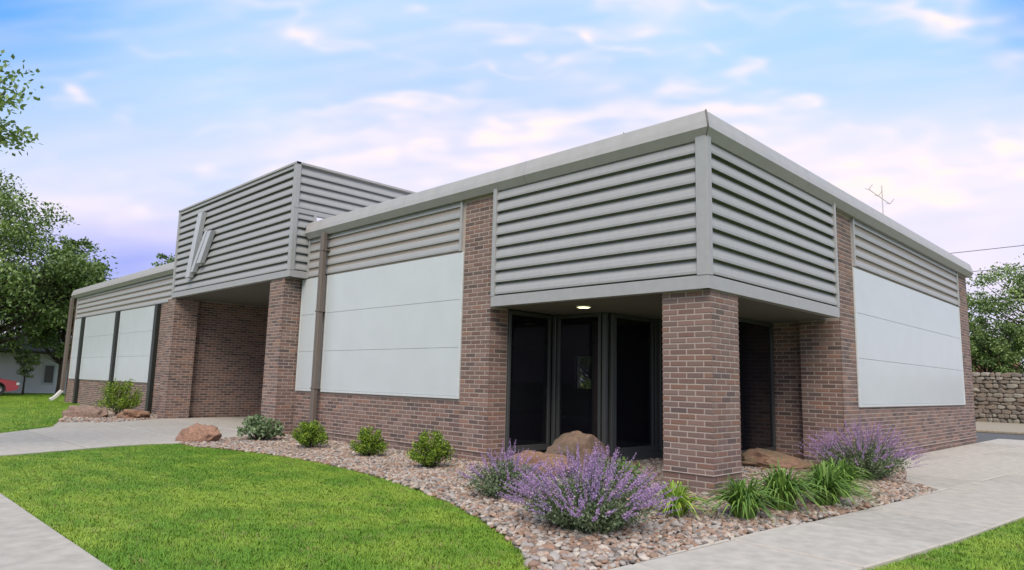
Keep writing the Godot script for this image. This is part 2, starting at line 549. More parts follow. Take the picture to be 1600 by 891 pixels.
# bricks of one face: o is the lower left corner on the face, d along, n out
func brick_face(mb: MB, o_: Vector3, d: Vector3, n: Vector3, L: float, H: float, par := 0, s0 := 0.0, s1 := 0.0, single: Node = null, upto := INF) -> void:
	var o := o_ - n * 0.004
	var rows := ceili(H / COURSE)
	for r in rows:
		var y0 := r * COURSE
		var y1 := minf(y0 + COURSE, H) - 0.0155
		if y1 - y0 < 0.02: continue
		var x := s0
		var first := true
		while x < L - s1 - 0.02:
			var w := BLEN
			if first and (r + par) % 2 == 1: w = BLEN * 0.5
			first = false
			var x1 := minf(x + w, L - s1)
			if L - s1 - x1 < 0.05: x1 = L - s1
			var end := x1 if x1 >= L - s1 - 1e-4 else x1 - 0.0155
			var c := o + d * ((x + end) * 0.5) + Vector3.UP * ((y0 + y1) * 0.5)
			var proud := rng.randf_range(-0.0015, 0.0015)
			if single != null and y0 < upto:
				var tone := rng.randi() % 14
				var key := "b%.3f_%.3f_%d" % [end - x, y1 - y0, tone]
				if not cache.has(key):
					var bm := MB.new()
					var rs := RandomNumberGenerator.new()
					rs.seed = 77 + tone
					brick_tone()
					var col: Color = brick_cols[tone % 8] * rs.randf_range(0.92, 1.36)
					bm.obox(Vector3(0, 0, -0.012), Vector3.RIGHT, Vector3.UP, Vector3.BACK, Vector3(end - x, y1 - y0, 0.024), 0.0035, col)
					cache[key] = bm.mesh(M.brick)
				put_mesh(cache[key], "brick", single, Transform3D(Basis(d, Vector3.UP, n), c + n * proud))
			else:
				face_block(mb, c + n * proud, d, n, end - x, y1 - y0, 0.012, 0.0035, brick_tone())
			x = x1

func face_block(mb: MB, c: Vector3, d: Vector3, n: Vector3, w: float, h: float, dep: float, b: float, col: Color) -> void:
	var u := Vector3.UP
	var hw := d * (w * 0.5)
	var hh := u * (h * 0.5)
	var iw := d * (w * 0.5 - b)
	var ih := u * (h * 0.5 - b)
	mb.quad(c - iw - ih, c + iw - ih, c + iw + ih, c - iw + ih, n, col)
	var k := n * -b
	mb.quad(c - iw + ih, c + iw + ih, c + hw + hh + k, c - hw + hh + k, (n + u).normalized(), col)
	mb.quad(c - iw - ih, c + iw - ih, c + hw - hh + k, c - hw - hh + k, (n - u).normalized(), col)
	mb.quad(c + iw - ih, c + iw + ih, c + hw + hh + k, c + hw - hh + k, (n + d).normalized(), col)
	mb.quad(c - iw - ih, c - iw + ih, c - hw + hh + k, c - hw - hh + k, (n - d).normalized(), col)
	var q := n * -dep
	mb.quad(c - hw + hh + k, c + hw + hh + k, c + hw + hh + q, c - hw + hh + q, u, col)
	mb.quad(c - hw - hh + k, c + hw - hh + k, c + hw - hh + q, c - hw - hh + q, -u, col)
	mb.quad(c + hw - hh + k, c + hw + hh + k, c + hw + hh + q, c + hw - hh + q, d, col)
	mb.quad(c - hw - hh + k, c - hw + hh + k, c - hw + hh + q, c - hw - hh + q, -d, col)

const PITCH_S := 0.19
func slat_profile() -> PackedVector2Array:
	return arr([[-0.012, 0.0], [0.0, 0.0], [0.002, 0.03], [-0.012, 0.085], [-0.052, 0.166], [-0.064, 0.166], [-0.024, 0.082], [-0.012, 0.028]])

# louvred screen: o lower left corner on its face, d along, n out
func louvre(parent: Node, o: Vector3, d: Vector3, n: Vector3, L: float, H: float, first: float, band: float, tl: float, tr: float, light_l := false, light_r := false, topband := 0.0, cols := 0) -> Node3D:
	var back := MB.new()
	back.obox(o + d * (L * 0.5) + Vector3.UP * (H * 0.5) - n * 0.105, d, Vector3.UP, n, Vector3(L, H, 0.02))
	var p := put(back, "louvre_screen", M.louvre, parent)
	var y := first
	while y < H - topband - 0.03:
		var pts := slat_profile()
		var hmax := H - topband - y
		if hmax < 0.166:
			var cut := PackedVector2Array([Vector2(-0.5, -0.5), Vector2(0.5, -0.5), Vector2(0.5, hmax), Vector2(-0.5, hmax)])
			var rr := Geometry2D.intersect_polygons(pts, cut)
			if rr.size() == 0: break
			pts = rr[0]
			if Geometry2D.is_polygon_clockwise(pts): pts.reverse()
		var lo := tl
		var len_ := L - tl - tr
		var mb := MB.new()
		mb.prism(pts, o + d * lo + Vector3.UP * y - n * 0.008 , n, Vector3.UP, d * len_)
		put(mb, "slat", M.louvre, p)
		y += PITCH_S
	if band > 0.0:
		var mb := MB.new()
		mb.obox(o + d * (L * 0.5) + Vector3.UP * (band * 0.5) - n * 0.045, d, Vector3.UP, n, Vector3(L, band, 0.092), 0.004)
		put(mb, "bottom_rail", M.trim, p)
	if topband > 0.0:
		var mb := MB.new()
		mb.obox(o + d * (L * 0.5) + Vector3.UP * (H - topband * 0.5) - n * 0.040, d, Vector3.UP, n, Vector3(L + 0.03, topband, 0.11), 0.004)
		put(mb, "top_cap", M.fascia, p)
	for e in [[0.0, tl, light_l], [L - tr, tr, light_r]]:
		if e[1] > 0.0:
			var mb := MB.new()
			mb.obox(o + d * (e[0] + e[1] * 0.5) + Vector3.UP * ((H + band - topband) * 0.5) - n * 0.042, d, Vector3.UP, n, Vector3(e[1], H - band - topband, 0.10), 0.003)
			put(mb, "edge_trim", M.trim, p)
	return p

# white cladding bay of three boards in a frame
func clad_bay(parent: Node, o: Vector3, d: Vector3, n: Vector3, L: float, H: float, frame := 0.045) -> void:
	var back := MB.new()
	back.obox(o + d * (L * 0.5) + Vector3.UP * (H * 0.5) - n * 0.006, d, Vector3.UP, n, Vector3(L - 0.01, H - 0.01, 0.008))
	var p := put(back, "wall_panel", M.louvre, parent)
	var bh := (H - frame) / 3.0
	for k in 3:
		var mb := MB.new()
		mb.obox(o + d * (L * 0.5) + Vector3.UP * (frame + bh * (k + 0.5)) + n * (0.008 + rng.randf_range(-0.0015, 0.0015)), d, Vector3.UP, n, Vector3(L - frame * 2.0 - 0.004, bh - 0.005, 0.02), 0.002)
		put(mb, "panel_board", M.panel, p)
	for e in [0.0, L - frame]:
		var mb := MB.new()
		mb.obox(o + d * (e + frame * 0.5) + Vector3.UP * (H * 0.5) + n * 0.013, d, Vector3.UP, n, Vector3(frame - 0.002, H, 0.03), 0.003)
		put(mb, "frame", M.panel_frame, p)
	var sl := MB.new()
	sl.obox(o + d * (L * 0.5) + Vector3.UP * (frame * 0.5) + n * 0.015, d, Vector3.UP, n, Vector3(L - frame * 2.0 - 0.004, frame - 0.003, 0.036), 0.003)
	put(sl, "sill", M.panel_frame, p)

func fascia(parent: Node, a: Vector3, d: Vector3, n: Vector3, L: float, piece: float, miter_start := 0.0) -> void:
	# profile: under-turned lower lip, leaning upper face, flat cap
	var prof := arr([[-0.30, 0.02], [-0.02, 0.0], [0.065, 0.11], [0.045, 0.20], [0.0, 0.345], [-0.02, 0.36], [-0.30, 0.36]])
	var x := 0.0
	while x < L - 0.01:
		var x1 := minf(x + piece, L)
		if L - x1 < 0.4: x1 = L
		var mb := MB.new()
		var m := prof.size()
		for i in m:
			var p := prof[i]
			var q := prof[(i + 1) % m]
			var e := q - p
			var nn := (n * e.y - Vector3.UP * e.x).normalized()
			var xa := x + 0.003
			var pa := a + n * p.x + Vector3.UP * p.y + d * (xa - (p.x if x == 0.0 else 0.0) * miter_start)
			var qa := a + n * q.x + Vector3.UP * q.y + d * (xa - (q.x if x == 0.0 else 0.0) * miter_start)
			var pb := a + n * p.x + Vector3.UP * p.y + d * (x1 - 0.003)
			var qb := a + n * q.x + Vector3.UP * q.y + d * (x1 - 0.003)
			mb.quad(pa, qa, qb, pb, nn)
		var t := Geometry2D.triangulate_polygon(prof)
		for i in range(0, t.size(), 3):
			var tp := []
			for k in 3: tp.append(a + n * prof[t[i + k]].x + Vector3.UP * prof[t[i + k]].y + d * (x1 - 0.003))
			mb.tri(tp[0], tp[1], tp[2], d)
			var tq := []
			for k in 3: tq.append(a + n * prof[t[i + k]].x + Vector3.UP * prof[t[i + k]].y + d * (x + 0.003 - (prof[t[i + k]].x if x == 0.0 else 0.0) * miter_start))
			mb.tri(tq[0], tq[1], tq[2], -d)
		put(mb, "fascia_section", M.fascia, parent)
		x = x1

func glass_run(parent: Node, a: Vector3, b: Vector3, y0: float, y1: float, n: Vector3, posts: Array) -> void:
	var d := (b - a).normalized()
	var L := (b - a).length()
	var fr := MB.new()
	var zc := -n * 0.04
	fr.obox(a + d * (L * 0.5) + Vector3.UP * (y0 + 0.05) + zc, d, Vector3.UP, n, Vector3(L, 0.10, 0.08), 0.004)
	fr.obox(a + d * (L * 0.5) + Vector3.UP * (y1 - 0.03) + zc, d, Vector3.UP, n, Vector3(L, 0.06, 0.08), 0.004)
	for t in [0.0, 1.0]:
		fr.obox(a + d * lerpf(0.03, L - 0.03, t) + Vector3.UP * ((y0 + y1) * 0.5 + 0.02) + zc, d, Vector3.UP, n, Vector3(0.058, y1 - y0 - 0.165, 0.078), 0.004)
	var f := put(fr, "window", M.mullion, parent)
	var gl := MB.new()
	gl.obox(a + d * (L * 0.5) + Vector3.UP * ((y0 + y1) * 0.5 + 0.02) - n * 0.04, d, Vector3.UP, n, Vector3(L - 0.122, y1 - y0 - 0.17, 0.012))
	put(gl, "pane", M.glass, f)
	for t in posts:
		var mb := MB.new()
		mb.obox(a + d * (L * t) + Vector3.UP * ((y0 + y1) * 0.5 + 0.02) - n * 0.04, d, Vector3.UP, n, Vector3(0.05, y1 - y0 - 0.168, 0.07), 0.004)
		put(mb, "mullion", M.mullion, f)

func pipe_run(name_: String, parent: Node, pts: Array, w: float, dep: float, m: Material) -> void:
	var mb := MB.new()
	for i in pts.size() - 1:
		var a: Vector3 = pts[i]
		var b: Vector3 = pts[i + 1]
		var ay := (b - a).normalized()
		var az := Vector3.BACK if absf(ay.z) < 0.9 else Vector3.UP
		var ax := ay.cross(az).normalized()
		az = ax.cross(ay).normalized()
		mb.obox((a + b) * 0.5, ax, ay, az, Vector3(w - 0.002 * i, (b - a).length() + 0.02, dep - 0.002 * i), 0.012)
	put(mb, name_, m, parent)

# ---------------------------------------------------------------- the office building
const XR := Vector3(1, 0, 0)
const ZB := Vector3(0, 0, -1)
const NX := Vector3(1, 0, 0)
const NZ := Vector3(0, 0, 1)

func make_building() -> void:
	var B := thing("office_building", "long single-storey brown brick office building with grey louvred bands and white wall panels", "building", Vector3(-0.3, 0, -0.35))
	B.position = Vector3.ZERO
	var TOP := 4.268
	# --- wall cores (mortar shows in the joints)
	var W := MB.new()
	var g := -0.009
	W.box(Vector3(-9.92, -0.05, -0.24), Vector3(-3.779, 4.42, g))
	W.box(Vector3(-3.90, -0.05, -0.41), Vector3(-3.779, 4.42, -0.241))
	W.box(Vector3(-3.90, 2.45, -4.40), Vector3(-3.779, 4.42, -0.411))
	W.box(Vector3(-29.2, -0.05, -0.24), Vector3(-16.9, 4.42, g))
	W.box(Vector3(-29.19, -0.05, -13.7), Vector3(-28.95, 4.42, -0.241))
	W.box(Vector3(-0.24, -0.05, -13.71), Vector3(g, 4.42, -4.469))
	W.box(Vector3(-0.69, -0.05, -4.655), Vector3(-0.241, 4.42, -4.469))
	W.box(Vector3(-1.32, -0.05, -4.85), Vector3(-0.691, 2.6, -4.659))
	# entrance recess
	W.box(Vector3(-16.899, -0.05, -3.7), Vector3(-16.659, 4.42, g))
	W.box(Vector3(-10.30, -0.05, -3.7), Vector3(-9.921, 4.42, g))
	W.box(Vector3(-16.658, -0.05, -3.75), Vector3(-10.301, 4.42, -3.52))
	# rear wall round its window
	W.box(Vector3(-28.949, -0.05, -13.70), Vector3(-13.10, 4.42, -13.46))
	W.box(Vector3(-12.30, -0.05, -13.70), Vector3(-0.241, 4.42, -13.46))
	W.box(Vector3(-13.099, -0.05, -13.70), Vector3(-12.301, 1.0, -13.46))
	W.box(Vector3(-13.099, 2.36, -13.70), Vector3(-12.301, 4.42, -13.46))
	put(W, "wall", M.mortar, B)
	# entrance piers
	var E1 := MB.new()
	E1.box(Vector3(-10.591, -0.05, 0.001), Vector3(-9.929, 3.39, 0.411))
	put(E1, "entrance_pier", M.mortar, B)
	var E2 := MB.new()
	E2.box(Vector3(-16.981, -0.05, -0.241), Vector3(-16.409, 3.39, 0.411))
	put(E2, "entrance_pier", M.mortar, B)
	# corner column
	var K := MB.new()
	K.box(Vector3(-0.601, -0.05, -0.70), Vector3(0.061, 2.40, -0.009))
	var col := put(K, "corner_column", M.mortar, B)

	# --- bricks
	var bk := MB.new()
	brick_face(bk, Vector3(-0.61, 0, 0.0), XR, NZ, 0.68, 2.40, 0, 0.0, 0.0, col)
	brick_face(bk, Vector3(0.07, 0, 0.0), ZB, NX, 0.71, 2.40, 1, 0.0135, 0.0, col)
	brick_face(bk, Vector3(-0.61, 0, -0.71), NZ, -NX, 0.71, 2.40, 1, 0.0, 0.0135)
	brick_face(bk, Vector3(-4.44, 0, 0), XR, NZ, 0.67, TOP, 0, 0, 0)
	brick_face(bk, Vector3(-3.77, 0, 0), ZB, NX, 0.40, 2.40, 1, 0.0135, 0)
	brick_face(bk, Vector3(-9.92, 0, 0), XR, NZ, 5.48, 0.94, 0, 0.0, -0.0)
	brick_face(bk, Vector3(-28.8, 0, 0), XR, NZ, 11.8, 0.94, 0)
	brick_face(bk, Vector3(-18.76, 0.9398, 0), XR, NZ, 1.77, 2.46, 0)
	brick_face(bk, Vector3(-29.2, 0, 0), XR, NZ, 0.40, TOP, 1)
	brick_face(bk, Vector3(0, 0, -4.46), ZB, NX, 0.67, TOP, 0, 0, 0)
	brick_face(bk, Vector3(0, 0, -5.13), ZB, NX, 7.49, 0.955, 1)
	brick_face(bk, Vector3(0, 0, -12.62), ZB, NX, 1.09, TOP, 0)
	brick_face(bk, Vector3(-0.69, 0, -4.46), XR, NZ, 0.69, 2.40, 1, 0, 0.0135)
	brick_face(bk, Vector3(-1.30, 0, -4.65), XR, NZ, 0.61, 2.40, 0)
	# entrance
	brick_face(bk, Vector3(-10.60, 0, 0.42), XR, NZ, 0.68, 3.39, 0)
	brick_face(bk, Vector3(-9.92, 0, 0.42), ZB, NX, 0.42, 3.39, 1, 0.0135, 0)
	brick_face(bk, Vector3(-16.99, 0, 0.42), XR, NZ, 0.59, 3.39, 0)
	brick_face(bk, Vector3(-16.40, 0, 0.42), ZB, NX, 0.66, 3.39, 1, 0.0135, 0)
	brick_face(bk, Vector3(-16.65, 0, -0.25), ZB, NX, 3.26, 3.39, 0)
	brick_face(bk, Vector3(-10.31, 0, -3.5), NZ, -NX, 3.5, 3.39, 0)
	brick_face(bk, Vector3(-16.64, 0, -3.51), XR, NZ, 6.32, 3.39, 0)
	stuff(put(bk, "brickwork", M.brick, B))
	# pale drip flashing low on the brick
	for f in [[Vector3(-0.622, 0.208, -0.72), Vector3(0.082, 0.218, 0.012)]]:
		var mb := MB.new()
		mb.box(f[0], f[1], 0.003)
		put(mb, "flashing", M.mortar, B)
	for f in [[Vector3(-9.0, 0.135, -0.05), Vector3(-3.758, 0.15, 0.012)], [Vector3(-0.05, 0.135, -13.72), Vector3(0.012, 0.15, -4.45)]]:
		var mb := MB.new()
		mb.box(f[0], f[1], 0.003)
		put(mb, "flashing", M.mortar, B)

	# --- corner louvre box
	var lo := 0.10
	louvre(B, Vector3(-3.665, 2.4, lo), XR, NZ, 3.765, 1.90, 0.19, 0.165, 0.075, 0.15)
	louvre(B, Vector3(lo, 2.4, lo), ZB, NX, 4.245, 1.90, 0.19, 0.165, 0.105, 0.06)
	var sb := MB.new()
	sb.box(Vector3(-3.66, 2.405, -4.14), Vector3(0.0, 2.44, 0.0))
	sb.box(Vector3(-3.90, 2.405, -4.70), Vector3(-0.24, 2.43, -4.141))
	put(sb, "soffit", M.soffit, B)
	# --- louvre bands over the panels
	louvre(B, Vector3(-9.67, 3.40, 0.03), XR, NZ, 5.17, 0.90, 0.02, 0.0, 0.05, 0.05, false, true)
	louvre(B, Vector3(0.03, 3.40, -5.17), ZB, NX, 7.50, 0.90, 0.02, 0.0, 0.06, 0.06, true, true)
	louvre(B, Vector3(-28.75, 3.40, 0.03), XR, NZ, 12.08, 0.90, 0.02, 0.0, 0.05, 0.05)
	# --- white panels
	clad_bay(B, Vector3(-8.80, 0.94, 0.0), XR, NZ, 4.36, 2.44)
	clad_bay(B, Vector3(-9.86, 0.94, 0.0), XR, NZ, 0.96, 2.44)
	clad_bay(B, Vector3(0, 0.955, -5.13), ZB, NX, 7.49, 2.42)
	for s in [[-28.8, -27.45], [-27.2, -23.02], [-22.77, -19.02]]:
		clad_bay(B, Vector3(s[0], 0.94, 0), XR, NZ, s[1] - s[0], 2.44)
	for x in [-27.325, -22.895, -18.895]:
		var mb := MB.new()
		mb.box(Vector3(x - 0.12, -0.05, 0.0), Vector3(x + 0.12, 3.395, 0.12), 0.01)
		put(mb, "post", M.post_black, B)
	# --- fascia and roof
	fascia(B, Vector3(0.10, TOP, 0.10), Vector3(-1, 0, 0), NZ, 9.74, 3.05, 1.0)
	fascia(B, Vector3(0.10, TOP, 0.10), ZB, NX, 13.9, 3.05, 1.0)
	fascia(B, Vector3(-16.68, TOP, 0.10), Vector3(-1, 0, 0), NZ, 12.6, 3.05, 0.0)
	fascia(B, Vector3(-29.3, TOP, -13.8), NZ, Vector3(-1, 0, 0), 13.5, 3.05, 0.0)
	fascia(B, Vector3(-0.3, TOP, -13.78), Vector3(-1, 0, 0), Vector3(0, 0, -1), 28.7, 3.05, 0.0)
	var ms := MB.new()
	ms.tube(PackedVector3Array([Vector3(0.082, TOP + 0.0, 0.082), Vector3(0.168, TOP + 0.11, 0.168), Vector3(0.147, TOP + 0.2, 0.147), Vector3(0.10, TOP + 0.355, 0.10)]), PackedFloat32Array([0.009, 0.011, 0.011, 0.011]), 6)
	put(ms, "mitre_seam", M.seam, B)
	var rf := MB.new()
	rf.box(Vector3(-29.1, 4.43, -13.6), Vector3(-0.15, 4.50, -0.1))
	put(rf, "roof", M.roofing, B)
	var ce := MB.new()
	ce.box(Vector3(-28.9, 2.75, -13.4), Vector3(-16.9, 2.78, -0.25))
	ce.box(Vector3(-9.90, 2.75, -13.4), Vector3(-0.25, 2.78, -0.25))
	ce.box(Vector3(-16.89, 2.75, -13.4), Vector3(-9.91, 2.78, -3.76))
	put(ce, "ceiling", M.interior, B)
	var fl := MB.new()
	fl.box(Vector3(-28.9, -0.04, -13.4), Vector3(-16.9, 0.01, -0.25))
	fl.box(Vector3(-9.90, -0.04, -13.4), Vector3(-3.95, 0.01, -0.25))
	fl.box(Vector3(-3.949, -0.04, -13.4), Vector3(-1.3, 0.01, -5.0))
	fl.box(Vector3(-16.89, -0.04, -13.4), Vector3(-9.91, 0.01, -3.76))
	put(fl, "floor", M.interior_floor, B)
	# --- stepped glazing round the planted corner
	var y0 := 0.12
	var y1 := 2.40
	glass_run(B, Vector3(-3.75, 0, -0.42), Vector3(-3.75, 0, -1.46), y0, y1, NX, [])
	glass_run(B, Vector3(-3.66, 0, -1.50), Vector3(-2.72, 0, -1.50), y0, y1, NZ, [])
	glass_run(B, Vector3(-2.60, 0, -1.72), Vector3(-2.60, 0, -2.98), y0, y1, NX, [0.9])
	glass_run(B, Vector3(-2.52, 0, -3.03), Vector3(-1.32, 0, -3.03), y0, y1, NZ, [])
	glass_run(B, Vector3(-1.23, 0, -3.05), Vector3(-1.23, 0, -4.62), y0, y1, NX, [])
	for p in [Vector3(-2.655, 1.26, -1.535), Vector3(-2.62, 1.26, -1.655), Vector3(-3.715, 1.26, -1.515), Vector3(-1.27, 1.26, -3.03), Vector3(-2.58, 1.26, -3.03)]:
		var mb := MB.new()
		mb.obox(p, Vector3.RIGHT, Vector3.UP, Vector3.BACK, Vector3(0.075, 2.27, 0.075), 0.008)
		put(mb, "corner_post", M.mullion, B)
	var pl := MB.new()
	pl.box(Vector3(-3.80, -0.05, -1.60), Vector3(-2.66, 0.12, -1.48), 0.004)
	pl.box(Vector3(-2.68, -0.05, -3.1), Vector3(-2.58, 0.12, -1.601), 0.004)
	pl.box(Vector3(-2.579, -0.05, -3.12), Vector3(-1.32, 0.12, -3.01), 0.004)
	pl.box(Vector3(-1.319, -0.05, -4.655), Vector3(-1.21, 0.12, -3.0), 0.004)
	put(pl, "plinth", M.mullion, B)
	# rear window frame and pane
	var rw := MB.new()
	for q in [[Vector3(-13.099, 1.0, -13.6), Vector3(-13.04, 2.36, -13.52)], [Vector3(-12.36, 1.0, -13.6), Vector3(-12.301, 2.36, -13.52)], [Vector3(-13.039, 1.0, -13.6), Vector3(-12.361, 1.06, -13.52)], [Vector3(-13.039, 2.30, -13.6), Vector3(-12.361, 2.36, -13.52)]]:
		rw.box(q[0], q[1], 0.004)
	var rwin := put(rw, "rear_window", M.mullion, B)
	var rp := MB.new()
	rp.box(Vector3(-13.035, 1.065, -13.566), Vector3(-12.365, 2.295, -13.556))
	put(rp, "pane", M.clear_glass, rwin)
	# --- recessed soffit lamp
	var lp := MB.new()
	lp.tube(PackedVector3Array([Vector3(-2.395, 2.404, -0.648), Vector3(-2.395, 2.385, -0.648)]), PackedFloat32Array([0.12, 0.115]), 20)
	var lamp := put(lp, "soffit_lamp", M.white_metal, B)
	var lg := MB.new()
	lg.tube(PackedVector3Array([Vector3(-2.395, 2.384, -0.648), Vector3(-2.395, 2.378, -0.648)]), PackedFloat32Array([0.09, 0.085]), 20)
	put(lg, "lens", M.lamp, lamp)
	var sp := SpotLight3D.new()
	sp.name = "lamp_light"
	sp.light_color = Color(1.0, 0.93, 0.75)
	sp.light_energy = 0.5
	sp.light_size = 0.08
	sp.spot_range = 12.0
	sp.spot_angle = 60.0
	sp.spot_attenuation = 2.0
	sp.shadow_enabled = true
	lamp.add_child(sp)
	sp.position = Vector3(-2.395, 2.36, -0.648)
	sp.rotation_degrees = Vector3(-90, 0, 0)
	# --- downspouts
	pipe_run("downspout", B, [Vector3(-8.86, 4.28, 0.125), Vector3(-8.86, 0.28, 0.125), Vector3(-8.86, 0.08, 0.27)], 0.135, 0.10, M.downspout)
	pipe_run("downspout", B, [Vector3(-29.1, 4.28, 0.14), Vector3(-29.1, 0.45, 0.14)], 0.22, 0.12, M.downspout)
	pipe_run("downspout_elbow", B, [Vector3(-29.1, 0.46, 0.14), Vector3(-29.1, 0.16, 0.38), Vector3(-29.1, 0.08, 0.52)], 0.22, 0.12, M.white_metal)
	for y in [1.0, 2.6, 3.9]:
		var mb := MB.new()
		mb.box(Vector3(-8.945, y, 0.005), Vector3(-8.775, y + 0.03, 0.182), 0.003)
		put(mb, "strap", M.downspout, B)

	# --- entrance canopy screen rising above the roof
	var cz := 0.446
	var cx0 := -16.67
	var cx1 := -9.67
	var bot := 3.392
	var top := 5.977
	louvre(B, Vector3(cx0, bot, cz), XR, NZ, cx1 - cx0, top - bot, 0.17, 0.145, 0.10, 0.11, false, false, 0.05)
	# right side: full height over the front, short behind, with a gap above the roof
	louvre(B, Vector3(cx1, bot, cz - 0.002), ZB, NX, 0.56, 4.83 - bot, 0.17, 0.145, 0.10, 0.07)
	louvre(B, Vector3(cx1, 4.83, cz - 0.002), ZB, NX, 5.2, top - 4.83, 0.12, 0.10, 0.10, 0.08, false, false, 0.05)
	louvre(B, Vector3(cx0, 4.83, cz - 5.2), NZ, -NX, 5.2, top - 4.83, 0.12, 0.10, 0.10, 0.08, false, false, 0.05)
	louvre(B, Vector3(cx0, bot, cz - 0.56), NZ, -NX, 0.558, 4.83 - bot, 0.17, 0.145, 0.07, 0.10)
	louvre(B, Vector3(cx1 , 4.83, cz - 5.2), Vector3(-1, 0, 0), Vector3(0, 0, -1), cx1 - cx0, top - 4.83, 0.12, 0.10, 0.10, 0.08, false, false, 0.05)
	for p in [[-10.2, -1.2], [-10.2, -4.4], [-16.1, -1.2], [-16.1, -4.4]]:
		var mb := MB.new()
		mb.box(Vector3(p[0] - 0.05, 4.50, p[1] - 0.05), Vector3(p[0] + 0.05, 5.85, p[1] + 0.05))
		put(mb, "roof_post", M.trim, B)
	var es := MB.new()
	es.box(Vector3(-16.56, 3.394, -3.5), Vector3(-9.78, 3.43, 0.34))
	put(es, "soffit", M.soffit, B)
	# entrance doors at the back of the recess
	var dr := MB.new()
	for x in [-13.9, -12.9, -11.9]:
		dr.box(Vector3(x - 0.03, 0.0, -3.50), Vector3(x + 0.03, 2.3, -3.44), 0.004)
	dr.box(Vector3(-13.87, 2.24, -3.50), Vector3(-11.93, 2.30, -3.44), 0.004)
	var door := put(dr, "entrance_door", M.mullion, B)
	for x in [-13.4, -12.4]:
		var mb := MB.new()
		mb.box(Vector3(x - 0.46, 0.02, -3.49), Vector3(x + 0.46, 2.235, -3.475))
		put(mb, "pane", M.glass, door)

	# --- the emblem on the canopy: slanted bars
	var S := thing("wall_sign", "silver emblem of slanted bars fixed to the louvred entrance canopy", "sign", Vector3(0, 0, 0))
	bar(S, "bar", Vector2(-14.74, 5.59), Vector2(-15.29, 3.86), 0.29, 0.50, 0.12)
	bar(S, "bar", Vector2(-14.24, 5.02), Vector2(-15.02, 3.98), 0.17, 0.505, 0.11)
	bar(S, "bar", Vector2(-13.98, 4.98), Vector2(-14.55, 4.18), 0.25, 0.51, 0.12)

func bar(parent: Node, name_: String, a: Vector2, b: Vector2, w: float, z: float, dep: float) -> void:
	var mb := MB.new()
	var pts := PackedVector2Array([b + Vector2(-w * 0.5, 0), b + Vector2(w * 0.5, 0), a + Vector2(w * 0.5, 0), a + Vector2(-w * 0.5, 0)])
	mb.prism(pts, Vector3(0, 0, z - 0.06), Vector3.RIGHT, Vector3.UP, Vector3(0, 0, dep))
	put(mb, name_, M.sign, parent)

# ---------------------------------------------------------------- stones
func lump(seed_: int, sub: int, rough: float, flat_: float, col_fn: Callable, chips := 0, square := 0.0) -> MB:
	# a rounded, uneven stone of unit size from a subdivided octahedron
	var rs := RandomNumberGenerator.new()
	rs.seed = seed_
	var f := FastNoiseLite.new()
	f.seed = seed_
	f.frequency = 0.9
	f.fractal_octaves = 3
	var cuts := []
	for i in chips:
		cuts.append([Vector3(rs.randfn(), rs.randfn() * 0.7 + 0.2, rs.randfn()).normalized(), rs.randf_range(0.62, 0.88)])
	var mb := MB.new()
	var vi := {}
	var pts: Array = []
	var faces: Array = []
	var oct := [Vector3.UP, Vector3.DOWN, Vector3.RIGHT, Vector3.LEFT, Vector3.BACK, Vector3.FORWARD]
	for fx in [[0, 2, 4], [0, 4, 3], [0, 3, 5], [0, 5, 2], [1, 4, 2], [1, 3, 4], [1, 5, 3], [1, 2, 5]]:
		var a: Vector3 = oct[fx[0]]
		var b: Vector3 = oct[fx[1]]
		var c: Vector3 = oct[fx[2]]
		var grid := []
		for i in sub + 1:
			var row := []
			for j in sub + 1 - i:
				var p := (a * (sub - i - j) + b * i + c * j).normalized()
				var key := "%d,%d,%d" % [roundi(p.x * 5000), roundi(p.y * 5000), roundi(p.z * 5000)]
				if not vi.has(key):
					vi[key] = pts.size()
					var q := p * (1.0 + f.get_noise_3dv(p * 1.2) * rough)
					if square > 0.0:
						var sq := pow(pow(absf(p.x), square) + pow(absf(p.y), square) + pow(absf(p.z), square), -1.0 / square)
						q = q * sq
					for ct in cuts:
						var ov: float = q.dot(ct[0]) - ct[1]
						if ov > 0.0: q -= ct[0] * ov * 0.92
					q.y *= flat_
					q *= 1.0 + f.get_noise_3dv(p * 6.0) * rough * 0.18
					pts.append(q)
				row.append(vi[key])
			grid.append(row)
		for i in sub:
			for j in sub - i:
				faces.append([grid[i][j], grid[i + 1][j], grid[i][j + 1]])
				if j < sub - i - 1:
					faces.append([grid[i + 1][j], grid[i + 1][j + 1], grid[i][j + 1]])
	var nr := PackedVector3Array()
	nr.resize(pts.size())
	for fc in faces:
		var p: Vector3 = pts[fc[0]]
		var q: Vector3 = pts[fc[1]]
		var r: Vector3 = pts[fc[2]]
		var nn := (q - p).cross(r - p)
		if nn.dot(p + q + r) < 0.0:
			nn = -nn
		for k in 3: nr[fc[k]] += nn
		if (q - p).cross(r - p).dot(nn) > 0.0:
			mb.ix.append_array(PackedInt32Array([fc[0], fc[2], fc[1]]))
		else:
			mb.ix.append_array(PackedInt32Array([fc[0], fc[1], fc[2]]))
	for i in pts.size():
		mb.v.append(pts[i])
		mb.n.append(nr[i].normalized())
		mb.c.append(col_fn.call(pts[i]))
	return mb

func pebble_tone(rs: RandomNumberGenerator) -> Color:
	var pal := [Color(0.50, 0.36, 0.28), Color(0.62, 0.50, 0.41), Color(0.42, 0.28, 0.21), Color(0.55, 0.50, 0.46), Color(0.36, 0.33, 0.31), Color(0.68, 0.60, 0.52), Color(0.42, 0.26, 0.18), Color(0.24, 0.20, 0.18), Color(0.60, 0.42, 0.32), Color(0.50, 0.44, 0.40)]
	return pal[rs.randi() % pal.size()] * rs.randf_range(0.72, 1.0)

